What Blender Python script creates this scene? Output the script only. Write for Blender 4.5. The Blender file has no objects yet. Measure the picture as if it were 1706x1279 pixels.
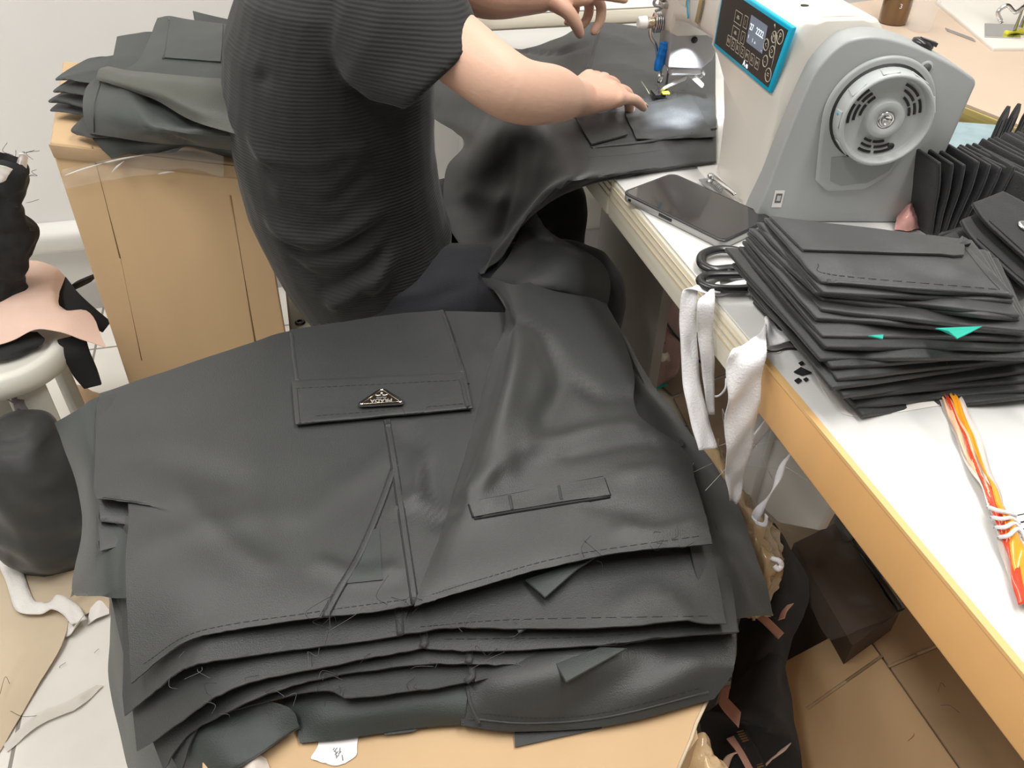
import bpy, bmesh, math, random
from mathutils import Vector as V, Matrix, noise
from mathutils.bvhtree import BVHTree
random.seed(7)
C = bpy.context.scene.collection
F, HC = 1400.0, 1.22
# ---------------------------------------------------------------- camera
dn = V((-52, -1776, -F)).normalized()
Zc = -dn
fw = V((0, 0, -1)); Yc = (fw - Zc * fw.dot(Zc)).normalized(); Xc = Yc.cross(Zc)
CAM = V((0, 0, HC))
def ray(px, py):
    v = V((px - 853, -(py - 639.5), -F)) / F
    return V((Xc.dot(v), Yc.dot(v), Zc.dot(v)))
def P(px, py, z):
    r = ray(px, py); return CAM + r * ((z - HC) / r.z)
def PY(px, py, y):
    r = ray(px, py); return CAM + r * (y / r.y)
def PL(px, py, o, n):
    r = ray(px, py); return CAM + r * ((V(o) - CAM).dot(n) / r.dot(n))
def W(q):                       # (px,py,z) or a Vector
    return q.copy() if isinstance(q, V) else P(*q)
TAB = 0.76                      # table top height
UD = V((math.cos(math.radians(106)), math.sin(math.radians(106)), 0))   # along the tables, away
ND = V((math.cos(math.radians(16)), math.sin(math.radians(16)), 0))     # across the tables, right
UP = V((0, 0, 1))
# ---------------------------------------------------------------- materials
MATS = {}
def mat(name, col, rough=.6, metal=0, bump=0, bscale=200, var=0, vscale=8, sheen=0, spec=.5, emit=None, estr=1,
        trans=0, alpha=1, wave=None, coat=0, detail=3, stretch=None, col2=None):
    if name in MATS: return MATS[name]
    m = bpy.data.materials.new(name); m.use_nodes = True
    nt = m.node_tree; b = nt.nodes['Principled BSDF']; L = nt.links.new
    b.inputs['Base Color'].default_value = (*col, 1)
    b.inputs['Roughness'].default_value = rough
    b.inputs['Metallic'].default_value = metal
    b.inputs['Specular IOR Level'].default_value = spec
    if sheen: b.inputs['Sheen Weight'].default_value = sheen; b.inputs['Sheen Roughness'].default_value = .4
    if coat: b.inputs['Coat Weight'].default_value = coat; b.inputs['Coat Roughness'].default_value = .1
    if trans: b.inputs['Transmission Weight'].default_value = trans
    if alpha < 1: b.inputs['Alpha'].default_value = alpha
    if emit: b.inputs['Emission Color'].default_value = (*emit, 1); b.inputs['Emission Strength'].default_value = estr
    tc = nt.nodes.new('ShaderNodeTexCoord')
    mp = nt.nodes.new('ShaderNodeMapping'); L(tc.outputs['Object'], mp.inputs['Vector'])
    if stretch: mp.inputs['Scale'].default_value = stretch
    if var or col2:
        n = nt.nodes.new('ShaderNodeTexNoise'); n.inputs['Scale'].default_value = vscale; n.inputs['Detail'].default_value = detail
        L(mp.outputs[0], n.inputs['Vector'])
        mx = nt.nodes.new('ShaderNodeMix'); mx.data_type = 'RGBA'
        cr = nt.nodes.new('ShaderNodeValToRGB'); cr.color_ramp.elements[0].position = .35; cr.color_ramp.elements[1].position = .65
        L(n.outputs['Fac'], cr.inputs['Fac']); L(cr.outputs['Color'], mx.inputs['Factor'])
        c2 = col2 or tuple(c * (1 - var) for c in col)
        mx.inputs['A'].default_value = (*c2, 1); mx.inputs['B'].default_value = (*col, 1)
        L(mx.outputs['Result'], b.inputs['Base Color'])
    if bump:
        if wave:
            n = nt.nodes.new('ShaderNodeTexWave'); n.inputs['Scale'].default_value = bscale; n.bands_direction = wave
            n.inputs['Distortion'].default_value = .6; L(tc.outputs['Object'], n.inputs['Vector'])
        else:
            n = nt.nodes.new('ShaderNodeTexNoise'); n.inputs['Scale'].default_value = bscale; n.inputs['Detail'].default_value = 4
            L(mp.outputs[0], n.inputs['Vector'])
        bp = nt.nodes.new('ShaderNodeBump'); bp.inputs['Strength'].default_value = bump; bp.inputs['Distance'].default_value = .002
        L(n.outputs['Fac'], bp.inputs['Height']); L(bp.outputs['Normal'], b.inputs['Normal'])
    MATS[name] = m; return m
NYLON = mat('black_nylon', (.030, .032, .032), .44, bump=.25, bscale=900, sheen=.12, var=.12, vscale=14, spec=.55)
NYLON2 = mat('black_nylon_dull', (.024, .026, .026), .56, bump=.3, bscale=900, sheen=.2, var=.15, vscale=12)
NYLONG = mat('black_nylon_green', (.028, .034, .032), .5, bump=.25, bscale=900, sheen=.2, var=.12, vscale=10)
BLACKF = mat('black_fabric', (.010, .010, .011), .85, bump=.3, bscale=700, sheen=.06)
THREAD = mat('black_thread', (.012, .012, .013), .7)
GTHREAD = mat('grey_thread', (.10, .10, .11), .7)
KNIT = mat('black_knit', (.0125, .0132, .0138), .8, bump=.30, bscale=66, wave='Z', sheen=.12)
NAVY = mat('navy_cotton', (.012, .013, .018), .8, bump=.4, bscale=600, sheen=.25)
SKIN = mat('skin', (.70, .44, .325), .5, bump=.15, bscale=260, col2=(.67, .39, .285), vscale=9, spec=.4)
HAIR = mat('black_hair', (.01, .009, .008), .5, bump=.5, bscale=300)
CARD = mat('cardboard', (.54, .37, .205), .75, var=.10, vscale=5, bump=.12, bscale=60, stretch=(1, 1, .25))
CARD2 = mat('cardboard_worn', (.45, .31, .18), .8, var=.25, vscale=6, bump=.2, bscale=50)
KRAFT = mat('kraft_paper', (.60, .49, .35), .8, var=.12, vscale=6, bump=.2, bscale=40)
WHITE = mat('white_laminate', (.67, .667, .65), .32, var=.03, vscale=4)
CREAM = mat('cream_edge', (.82, .77, .64), .5, var=.06, vscale=40, stretch=(.1, .1, 6))
ORANGE = mat('orange_beech_edge', (.82, .47, .19), .4, var=.10, vscale=12, stretch=(1, 1, .2))
PEACH = mat('peach_board', (.62, .485, .37), .5, var=.06, vscale=5)
PLY = mat('plywood_edge', (.45, .36, .12), .6, var=.3, vscale=60, stretch=(.1, .1, 4))
STOOLM = mat('stool_cream', (.74, .68, .52), .5, var=.06)
MWHITE = mat('machine_white', (.74, .71, .645), .33, spec=.5, coat=.2)
MGREY = mat('machine_grey', (.37, .385, .385), .42, bump=.06, bscale=1200)
MGREYL = mat('machine_grey_light', (.46, .48, .48), .4, bump=.05, bscale=1200)
CHROME = mat('chrome', (.72, .72, .72), .18, metal=1)
STEEL = mat('steel', (.5, .5, .5), .35, metal=1)
SLATE = mat('head_plate_grey', (.36, .36, .37), .4, metal=.3)
CYAN = mat('cyan_trim', (.0, .43, .68), .35)
PANELB = mat('panel_black', (.012, .010, .009), .38, spec=.35)
LCD = mat('lcd', (.12, .15, .2), .2, emit=(.28, .34, .45), estr=.35)
GLOW = mat('lcd_digits', (.8, .85, .9), .4, emit=(.85, .92, 1), estr=1.6)
PRINT = mat('panel_print', (.55, .50, .40), .5)
DARK = mat('dark_slot', (.012, .012, .012), .6)
BLUE = mat('blue_plastic', (.0, .18, .62), .3)
YELLOW = mat('yellow_plastic', (.72, .68, .05), .4)
PWHITE = mat('white_plastic', (.82, .82, .8), .4)
TAPE = mat('white_cotton_tape', (.83, .82, .84), .75, bump=.4, bscale=500, wave=None)
PINK = mat('pink_fabric', (.72, .51, .42), .8, var=.08, vscale=10, bump=.3, bscale=500)
PINKSTRAP = mat('pink_strap', (.60, .33, .26), .75)
TEAL = mat('teal_scrap', (.02, .42, .32), .7)
FILM = mat('clear_film', (.9, .9, .9), .10, alpha=.07, spec=.9)
FILM2 = mat('film_dull', (.22, .19, .17), .12, alpha=.10, spec=.9)
FILMB = mat('brown_film', (.62, .45, .25), .18, alpha=.55, spec=.8)
PAPER = mat('paper', (.80, .76, .73), .7)
RUBBER = mat('rubber_black', (.012, .012, .013), .3, coat=.2)
GLASSB = mat('screen_glass', (.02, .02, .022), .06, coat=1)
PHONES = mat('phone_case', (.42, .42, .41), .3, metal=.4)
WALLM = mat('wall_paint', (.80, .79, .77), .8, var=.05, vscale=2.5, bump=.15, bscale=14)
GREYP = mat('grey_paint', (.52, .49, .46), .45, var=.1)
BIN = mat('bin_white', (.70, .69, .63), .45, var=.06)
MAUVE = mat('mauve_cloth', (.34, .22, .20), .85, bump=.4, bscale=300)
AMBER = mat('amber_oil', (.20, .10, .03), .12, coat=.6, var=.5, vscale=30, stretch=(1, 1, .1))
CLEARP = mat('clear_plastic', (.92, .92, .92), .08, alpha=.18, spec=.9)
RED = mat('red_wrap', (.75, .06, .02), .25, coat=.5)
ORG = mat('orange_wrap', (.88, .35, .02), .25, coat=.5)
WRAP = mat('clear_wrap', (.86, .76, .70), .15, alpha=.75, coat=.6)
GOLD = mat('gold_metal', (.78, .68, .5), .25, metal=1)
# ---------------------------------------------------------------- object helpers
LOC = {}
def tag(o, label=None, cat=None, group=None, kind=None):
    if label: o['label'] = label
    if cat: o['category'] = cat
    if group: o['group'] = group
    if kind: o['kind'] = kind
    return o
def thing(name, label, cat, loc=(0, 0, 0), group=None):
    o = bpy.data.objects.new(name, None); C.objects.link(o); o.location = loc
    o.empty_display_size = .05
    LOC[o] = V(loc); return tag(o, label, cat, group)
def obj(name, verts, faces, m, parent=None, smooth=True, label=None):
    verts = [V(v) for v in verts]
    if parent is not None:
        org = LOC[parent]; 
    else:
        n = len(verts); org = V((sum(v.x for v in verts) / n, sum(v.y for v in verts) / n, min(v.z for v in verts)))
    me = bpy.data.meshes.new(name); me.from_pydata([v - org for v in verts], [], faces)
    if smooth:
        for p in me.polygons: p.use_smooth = True
    me.validate(); me.update()
    if m: me.materials.append(m)
    o = bpy.data.objects.new(name, me); C.objects.link(o)
    if parent is not None: o.parent = parent; LOC[o] = org
    else: o.location = org; LOC[o] = org
    if label: o['label'] = label
    return o
def bev(o, w=.002, seg=2, ang=35):
    for q in list(o.modifiers):
        if q.type == 'EDGE_SPLIT': o.modifiers.remove(q)
    b = o.modifiers.new('bevel', 'BEVEL'); b.width = w; b.segments = seg; b.limit_method = 'ANGLE'; b.angle_limit = math.radians(ang)
    for p in o.data.polygons: p.use_smooth = True
    return o
def solid(o, t, off=-1):
    s = o.modifiers.new('solid', 'SOLIDIFY'); s.thickness = t; s.offset = off; return o
class MB:
    def __init__(s): s.v = []; s.f = []
    def add(s, vf):
        k = len(s.v); s.v += [V(x) for x in vf[0]]; s.f += [tuple(i + k for i in f) for f in vf[1]]; return s
def prism(poly, depth):         # poly: world points (one loop), depth: Vector
    n = len(poly); d = V(depth)
    v = [V(p) for p in poly] + [V(p) + d for p in poly]
    f = [tuple(range(n))[::-1], tuple(range(n, 2 * n))] + [(i, (i + 1) % n, n + (i + 1) % n, n + i) for i in range(n)]
    # orientation
    nn = V((0, 0, 0))
    for i in range(n): nn += v[i].cross(v[(i + 1) % n])
    if nn.dot(d) < 0: f = [tuple(reversed(q)) for q in f]
    return v, f
def boxo(o, a, b, c):           # origin corner and three edge vectors
    o, a, b, c = V(o), V(a), V(b), V(c)
    return prism([o, o + a, o + a + b, o + b], c)
def frame(d):
    d = V(d).normalized(); a = UP if abs(d.z) < .9 else V((1, 0, 0))
    x = d.cross(a).normalized(); return x, x.cross(d).normalized()
def tube(pts, r, n=8, cap=True, flat=None, rnd=False):
    """r: number or list; flat: (vector, factor) squash along a direction"""
    pts = [V(p) for p in pts]; N = len(pts); rr = r if isinstance(r, (list, tuple)) else [r] * N
    if rnd:
        d0 = (pts[0] - pts[1]).normalized(); d1 = (pts[-1] - pts[-2]).normalized()
        r0, r1 = rr[0], rr[-1]
        pts = [pts[0] + d0 * r0 * .95, pts[0] + d0 * r0 * .7] + pts + [pts[-1] + d1 * r1 * .7, pts[-1] + d1 * r1 * .95]
        rr = [r0 * .3, r0 * .72] + list(rr) + [r1 * .72, r1 * .3]; N = len(pts)
    v = []; f = []; px = None
    for i, p in enumerate(pts):
        d = (pts[min(i + 1, N - 1)] - pts[max(i - 1, 0)])
        d = d.normalized() if d.length > 1e-9 else UP
        if px is None: x, y = frame(d)
        else:
            x = px - d * px.dot(d); x = x.normalized() if x.length > 1e-6 else frame(d)[0]
            y = d.cross(x)
        px = x
        for k in range(n):
            a = 2 * math.pi * k / n; o = (x * math.cos(a) + y * math.sin(a)) * rr[i]
            if flat: fd = V(flat[0]).normalized(); o = o - fd * o.dot(fd) * (1 - flat[1])
            v.append(p + o)
    for i in range(N - 1):
        for k in range(n):
            f.append((i * n + k, i * n + (k + 1) % n, (i + 1) * n + (k + 1) % n, (i + 1) * n + k))
    if cap: f += [tuple(range(n))[::-1], tuple((N - 1) * n + k for k in range(n))]
    return v, f
def lathe(o, ax, prof, n=24):   # prof: (r, h) along axis
    x, y = frame(ax); ax = V(ax).normalized(); o = V(o); v = []; f = []
    for r, h in prof:
        for k in range(n):
            a = 2 * math.pi * k / n; v.append(o + ax * h + (x * math.cos(a) + y * math.sin(a)) * r)
    for i in range(len(prof) - 1):
        for k in range(n): f.append((i * n + k, i * n + (k + 1) % n, (i + 1) * n + (k + 1) % n, (i + 1) * n + k))
    f += [tuple(range(n))[::-1], tuple((len(prof) - 1) * n + k for k in range(n))]
    return v, f
def cr(a, b, c, d, t):
    return .5 * ((2 * b) + (c - a) * t + (2 * a - 5 * b + 4 * c - d) * t * t + (-a + 3 * b - 3 * c + d) * t ** 3)
def spline(pts, n=8):
    pts = [V(p) for p in pts]; N = len(pts); out = []
    if N < 2: return pts
    ext = [pts[0] * 2 - pts[1]] + pts + [pts[-1] * 2 - pts[-2]]
    for i in range(N - 1):
        for k in range(n): out.append(cr(ext[i], ext[i + 1], ext[i + 2], ext[i + 3], k / n))
    return out + [pts[-1]]
def gridpts(rows, su, sv):
    R = [spline([W(q) for q in r], su) for r in rows]
    cols = [spline([r[j] for r in R], sv) for j in range(len(R[0]))]
    return [[cols[j][i] for j in range(len(cols))] for i in range(len(cols[0]))]
def sd(p, a, b):
    ab = b - a; t = max(0, min(1, (p - a).dot(ab) / max(ab.dot(ab), 1e-12))); return (p - a - ab * t).length
def creasefn(cs):               # cs: list of (points (px,py,z), amp, width)
    L = []
    for pts, amp, w in cs: L.append((spline([W(q) for q in pts], 4), amp, w))
    def fn(p):
        s = 0
        for pl, amp, w in L:
            m = min(sd(p, pl[i], pl[i + 1]) for i in range(len(pl) - 1))
            if m < 3 * w: s += amp * math.exp(-(m / w) ** 2)
        return s
    return fn
def cloth(name, rows, m, parent=None, su=6, sv=6, t=.0012, creases=(), nz=.002, nscale=9, seed=0, label=None, up=None, fray=0, lift=0):
    G = gridpts(rows, su, sv); nr, nc = len(G), len(G[0])
    cf = creasefn(creases) if creases else None
    out = []
    for i in range(nr):
        for j in range(nc):
            p = G[i][j]
            a = G[min(i + 1, nr - 1)][j] - G[max(i - 1, 0)][j]; b = G[i][min(j + 1, nc - 1)] - G[i][max(j - 1, 0)]
            n = b.cross(a); n = n.normalized() if n.length > 1e-10 else V((0, 0, 1))
            if up is not None:
                if n.dot(up) < 0: n = -n
            elif n.z < 0: n = -n
            d = nz * noise.noise(p * nscale + V((seed * 3.7, seed * 1.3, seed))) + nz * .5 * noise.noise(p * nscale * 2.7 + V((seed, 9, 3)))
            if cf: d += cf(p)
            q = p + n * d
            if fray and (i == nr - 1 or j == 0 or j == nc - 1):
                q += V((random.uniform(-1, 1), random.uniform(-1, 1), random.uniform(-.3, .6))) * fray
            out.append(q)
    f = [(i * nc + j, i * nc + j + 1, (i + 1) * nc + j + 1, (i + 1) * nc + j) for i in range(nr - 1) for j in range(nc - 1)]
    a = (out[f[0][1]] - out[f[0][0]]).cross(out[f[0][3]] - out[f[0][0]])
    # face normals up
    s = sum(((out[q[1]] - out[q[0]]).cross(out[q[3]] - out[q[0]])).dot(up or UP) for q in f)
    if s < 0: f = [tuple(reversed(q)) for q in f]
    o = obj(name, out, f, m, parent, label=label)
    if t:
        solid(o, t, -1); es = o.modifiers.new('split', 'EDGE_SPLIT'); es.split_angle = math.radians(50)
    o['_v'] = 0; del o['_v']
    o_b = BVHTree.FromPolygons(out, f); BV[o] = o_b
    return o
BV = {}
def on(o, px, py, off=.0006):   # the point of a cloth seen along a camera ray
    h = BV[o].ray_cast(CAM, ray(px, py).normalized())
    if h[0] is None:
        h = BV[o].find_nearest(P(px, py, .6))
    n = h[1] if h[1].z > 0 else -h[1]
    return h[0] + n * off
def online(o, pts, n=5, off=.0006):
    pp = [V((a, b, 0)) for a, b in pts]; s = spline(pp, n) if len(pp) > 2 else [pp[0].lerp(pp[1], k / (2 * n)) for k in range(2 * n + 1)]
    return [on(o, q.x, q.y, off) for q in s]
def seam(name, o, pts, r, m, parent, flat=.45, label=None):
    v, f = tube(online(o, pts, 6, r * .1), r, 6, flat=(UP, flat)); return obj(name, v, f, m, parent, label=label)
def stitches(name, o, pts, m, parent, r=.00024, dash=3):
    L = online(o, pts, 40, .0003); b = MB()
    for i in range(0, len(L) - 1, 3):
        b.add(tube(L[i:i + 3], r, 4))
    return obj(name, b.v, b.f, m, parent)
def patch_on(name, o, quad, m, parent, off=.0025, n=8, t=.0012, label=None, wr=.0008):
    """quad: TL TR BR BL pixels; a piece of cloth lying on another"""
    tl, tr, br, bl = [V((a, b, 0)) for a, b in quad]; rows = []
    for i in range(n + 1):
        a = tl.lerp(bl, i / n); b = tr.lerp(br, i / n); rows.append([on(o, *(a.lerp(b, j / n)).xy, off) for j in range(n + 1)])
    return cloth(name, rows, m, parent, su=2, sv=2, t=t, nz=wr, nscale=25, label=label)
def ribbon(name, pts, w, m, parent=None, side=None, t=.0006, n=8, nz=.0008, label=None, wob=0, seg=4):
    """flat tape along world points; side: width direction (one vector or one per point)"""
    pts = [W(q) for q in pts]; S = spline(pts, n); N = len(S)
    sides = side if isinstance(side, list) else [side] * len(pts)
    SS = spline([V(s) for s in sides], n); ws = w if isinstance(w, list) else [w] * len(pts)
    WS = [x.x for x in spline([V((a, 0, 0)) for a in ws], n)]
    v = []
    for i in range(N):
        s = SS[i].normalized()
        for k in range(seg + 1):
            u = k / seg - .5
            q = S[i] + s * u * WS[i]
            dd = s.cross((S[min(i + 1, N - 1)] - S[max(i - 1, 0)]).normalized())
            q += dd * (nz * noise.noise(q * 40) + wob * math.sin(u * 6 + i * .5))
            v.append(q)
    c = seg + 1
    f = [(i * c + k, i * c + k + 1, (i + 1) * c + k + 1, (i + 1) * c + k) for i in range(N - 1) for k in range(seg)]
    o = obj(name, v, f, m, parent, label=label); solid(o, t, 0); return o
def loft(rings, cap=True):
    n = len(rings[0]); v = [V(p) for r in rings for p in r]
    f = [(i * n + k, i * n + (k + 1) % n, (i + 1) * n + (k + 1) % n, (i + 1) * n + k) for i in range(len(rings) - 1) for k in range(n)]
    if cap: f += [tuple(range(n))[::-1], tuple((len(rings) - 1) * n + k for k in range(n))]
    return v, f
def ell(c, ax, bx, n=24, e=1.0):
    c = V(c); r = []
    for k in range(n):
        a = 2 * math.pi * k / n; ca, sa = math.cos(a), math.sin(a)
        r.append(c + V(ax) * math.copysign(abs(ca) ** e, ca) + V(bx) * math.copysign(abs(sa) ** e, sa))
    return r
def fuse(name, parts, voxel, smooth, m, parent, disp=None, label=None):
    b = MB()
    for p in parts: b.add(p)
    me = bpy.data.meshes.new('tmp'); me.from_pydata(b.v, [], b.f); me.update()
    bm = bmesh.new(); bm.from_mesh(me); bmesh.ops.recalc_face_normals(bm, faces=bm.faces[:]); bm.to_mesh(me); bm.free()
    t = bpy.data.objects.new('tmp', me); C.objects.link(t)
    r = t.modifiers.new('r', 'REMESH'); r.mode = 'VOXEL'; r.voxel_size = voxel
    s = t.modifiers.new('s', 'SMOOTH'); s.iterations = smooth; s.factor = .5
    dg = bpy.context.evaluated_depsgraph_get(); ev = t.evaluated_get(dg); m2 = ev.to_mesh()
    vs = [v.co.copy() for v in m2.vertices]; ns = [v.normal.copy() for v in m2.vertices]; fs = [tuple(p.vertices) for p in m2.polygons]
    ev.to_mesh_clear(); bpy.data.objects.remove(t); bpy.data.meshes.remove(me)
    if disp: vs = [v + n * disp(v, n) for v, n in zip(vs, ns)]
    return obj(name, vs, fs, m, parent, label=label)
def text(name, s, size, o, x, y, m, parent, ext=.0002, align='CENTER', label=None, bold=0, sx=1):
    cu = bpy.data.curves.new(name, 'FONT'); cu.body = s; cu.size = size; cu.extrude = ext; cu.align_x = align; cu.align_y = 'CENTER'; cu.offset = bold
    t = bpy.data.objects.new('tmp', cu); C.objects.link(t)
    dg = bpy.context.evaluated_depsgraph_get(); me = t.evaluated_get(dg).to_mesh()
    x = V(x).normalized(); y = V(y).normalized(); z = x.cross(y); o = V(o)
    vs = [o + x * v.co.x * sx + y * v.co.y + z * v.co.z for v in me.vertices]; fs = [tuple(p.vertices) for p in me.polygons]
    t.evaluated_get(dg).to_mesh_clear(); bpy.data.objects.remove(t); bpy.data.curves.remove(cu)
    return obj(name, vs, fs, m, parent, smooth=False, label=label)
def copy_tree(o, parent=None):
    c = o.copy(); C.objects.link(c)
    if parent is not None: c.parent = parent
    LOC[c] = LOC.get(o, V((0, 0, 0)))
    for ch in list(o.children): copy_tree(ch, c)
    return c
def hairs(name, m, parent, spots, label=None, r=.00022):
    b = MB()
    for p, n, L in spots:
        for _ in range(max(1, n // 2)):
            a = V(p) + V((random.uniform(-1, 1), random.uniform(-.5, .5), 0)) * L * .6; d = V((random.uniform(-1, 1), random.uniform(-1, 1), random.uniform(.0, .5))).normalized() * L * random.uniform(.4, 1)
            s = V((random.uniform(-1, 1), random.uniform(-1, 1), random.uniform(0, .6))) * L * .35
            b.add(tube(spline([a, a + d * .5 + s, a + d], 4), r, 3, cap=False))
    o = obj(name, b.v, b.f, m, parent, label=label); o['kind'] = 'stuff'; return o
# ================================================================ setting
def struct(o): o['kind'] = 'structure'; return o
WB = V((-1.07, 1.83, 0))
def wallpt(s, z, off=0): return WB + ND * s + UD * off + UP * z
X0, X1, Y0 = -2.6, 3.0, -2.6
FLOORM = mat('floor_tile', (.78, .755, .70), .45, col2=(.72, .695, .64), vscale=7, bump=.05, bscale=30)
def floor_mat():
    m = FLOORM; nt = m.node_tree; b = nt.nodes['Principled BSDF']
    br = nt.nodes.new('ShaderNodeTexBrick'); br.inputs['Scale'].default_value = 1; br.offset = 0
    br.inputs['Brick Width'].default_value = .6; br.inputs['Row Height'].default_value = .6; br.inputs['Mortar Size'].default_value = .003
    tc = nt.nodes.new('ShaderNodeTexCoord'); mp = nt.nodes.new('ShaderNodeMapping'); mp.inputs['Rotation'].default_value = (0, 0, math.radians(-16))
    nt.links.new(tc.outputs['Object'], mp.inputs[0]); nt.links.new(mp.outputs[0], br.inputs['Vector'])
    old = b.inputs['Base Color'].links[0].from_socket
    nt.links.new(old, br.inputs['Color1']); nt.links.new(old, br.inputs['Color2']); br.inputs['Mortar'].default_value = (.25, .23, .2, 1)
    nt.links.new(br.outputs['Color'], b.inputs['Base Color'])
floor_mat()
RO = wallpt(-2.2, 0)                     # back left corner of the room
rx, ry = ND * 5.6, -UD * 5.2
struct(obj('floor', *boxo(RO - UP * .1, rx, ry, UP * .1), FLOORM, smooth=False))
struct(obj('ceiling', *boxo(RO + UP * 2.8, rx, ry, UP * .1), mat('ceiling_paint', (.75, .75, .74), .9), smooth=False))
struct(obj('wall_back', *boxo(RO, rx, UD * .12, UP * 2.8), WALLM, smooth=False))
struct(obj('wall_left', *boxo(RO - ND * .12, ND * .12, ry, UP * 2.8), WALLM, smooth=False))
struct(obj('wall_right', *boxo(RO + rx, ND * .12, ry, UP * 2.8), WALLM, smooth=False))
struct(obj('wall_front', *boxo(RO + ry - UD * .12, rx, UD * .12, UP * 2.8), WALLM, smooth=False))
# white ledge moulding that runs along the back wall, with the padded panel above it
LEDM = mat('ledge_white', (.74, .73, .70), .55, var=.05)
struct(bev(obj('trim_1', *prism([wallpt(-2.2, .185) - UD * .05, wallpt(-2.2, .235) - UD * .055, wallpt(-2.2, .25) - UD * .03, wallpt(-2.2, .25), wallpt(-2.2, .18)], ND * 5.6), LEDM), .012, 3))
struct(obj('baseboard_back', *boxo(wallpt(-2.2, 0) - UD * .012, rx, UD * .012, UP * .07), mat('base_grey', (.45, .44, .42), .6), smooth=False))
# ceiling lamps: long fluorescent fittings, the last one added as fill
def lamp(cx, cy, rot, e, label):
    t = thing('ceiling_light', label, 'ceiling light', (cx, cy, 2.8), 'fluorescent fittings on the ceiling')
    d = V((math.cos(rot), math.sin(rot), 0)); s = V((-d.y, d.x, 0)); o = V((cx, cy, 2.74))
    bev(obj('housing', *boxo(o - d * .62 - s * .09, d * 1.24, s * .18, UP * .06), PWHITE, t, False), .004)
    for k in (-1, 1):
        obj('tube', *tube([o + s * k * .045 - UP * .02 - d * .6, o + s * k * .045 - UP * .02 + d * .6], .013, 12), mat('tube_glow', (1, 1, 1), .4, emit=(1, .97, .92), estr=5), t)
    L = bpy.data.lights.new('lamp', 'AREA'); L.shape = 'RECTANGLE'; L.size = 1.2; L.size_y = .25; L.energy = e; L.color = (1, .98, .95)
    lo = bpy.data.objects.new('lamp', L); C.objects.link(lo); lo.location = (cx, cy, 2.69); lo.rotation_euler = (0, 0, rot)
    return t
lamp(.75, .35, math.radians(106), 54, 'long fluorescent ceiling light over the near white table')
lamp(.55, 1.5, math.radians(106), 46, 'long fluorescent ceiling light over the sewing machine')
lamp(-.9, .1, math.radians(106), 52, 'long fluorescent ceiling light left of the trouser pile')
lamp(-1.5, 1.0, math.radians(106), 42, 'long fluorescent ceiling light above the tall cardboard box')  # extra fill lamp, added to brighten what lies under the tables
# ================================================================ tables
e1, e2 = P(993, 297, TAB), P(1223, 564.5, TAB)
EA = V((.233, .641, TAB))                 # front edge, joint between the tables
def edge(s): return EA + UD * s           # along the front edge, away
TH = .055
t1 = thing('sewing_table', 'white topped sewing table with cream layered edge under the sewing machine', 'table', edge(.4) - UP * TAB)
def slab(name, s0, s1, w, m_top, m_edge, parent, z=TAB, th=TH, off=0):
    a = edge(s0) + ND * off; a.z = z; o = obj(name, *boxo(a, UD * (s1 - s0), ND * w, -UP * .0025), m_top, parent, False); bev(o, .0012)
    o2 = obj('edge_band', *boxo(a - UP * .0026 - ND * .002, UD * (s1 - s0), ND * (w + .004), -UP * th), m_edge, parent, False); bev(o2, .004, 3)
    return o
slab('tabletop', .003, .40, .58, WHITE, CREAM, t1)
slab('tabletop', .402, 1.06, .58, WHITE, CREAM, t1)
def layers(parent, s0, s1):
    for k in range(3):
        a = edge(s0) - UP * (.010 + .009 * k) - ND * .0035
        obj('edge_layer', *boxo(a, UD * (s1 - s0), ND * .002, -UP * .0018), mat('edge_line', (.66, .57, .40), .6), parent, False)
layers(t1, .015, 1.04)
GM = mat('leg_metal', (.55, .55, .54), .4, metal=.3)
for s, w in ((.06, .08), (.06, .54), (.98, .10), (.98, .54)):
    bev(obj('leg', *boxo(edge(s) + ND * w - UP * TAB, UD * .045, ND * .045, UP * (TAB - TH - .0035)), GM, t1, False), .003)
obj('motor_box', *boxo(edge(.25) + ND * .28 - UP * .40, UD * .2, ND * .2, UP * .32), mat('motor_grey', (.28, .27, .25), .5), t1, False)
obj('side_panel', *boxo(edge(.52) + ND * .16 - UP * .74, UD * .30, ND * .018, UP * .70), GREYP, t1, False)
t2 = thing('work_table', 'long white table with orange brown wooden edge nearest the camera', 'table', edge(-.4) - UP * TAB)
slab('tabletop', -1.2, .0, .72, WHITE, ORANGE, t2)
obj('trim_strip', *boxo(edge(-1.2) - ND * .004 - UP * .003, UD * 1.2, ND * .006, UP * .0032), mat('orange_strip', (.80, .50, .22), .35), t2, False)
for s, w in ((-.06, .60), (-1.15, .05), (-1.15, .62)):
    bev(obj('leg', *boxo(edge(s) + ND * w - UP * TAB, UD * .045, ND * .045, UP * (TAB - TH - .0035)), GM, t2, False), .003)
t3 = thing('sewing_table', 'white table with cream edge behind the far hand of the worker', 'table', edge(1.45) - UP * TAB)
slab('tabletop', 1.072, 1.50, .60, WHITE, CREAM, t3, z=.787, th=.028, off=-.03)
for s, w in ((1.1, .02), (1.1, .5), (1.43, .02), (1.43, .5)):
    bev(obj('leg', *boxo(edge(s) + ND * w - UP * TAB, UD * .045, ND * .045, UP * .73), GM, t3, False), .003)
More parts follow.
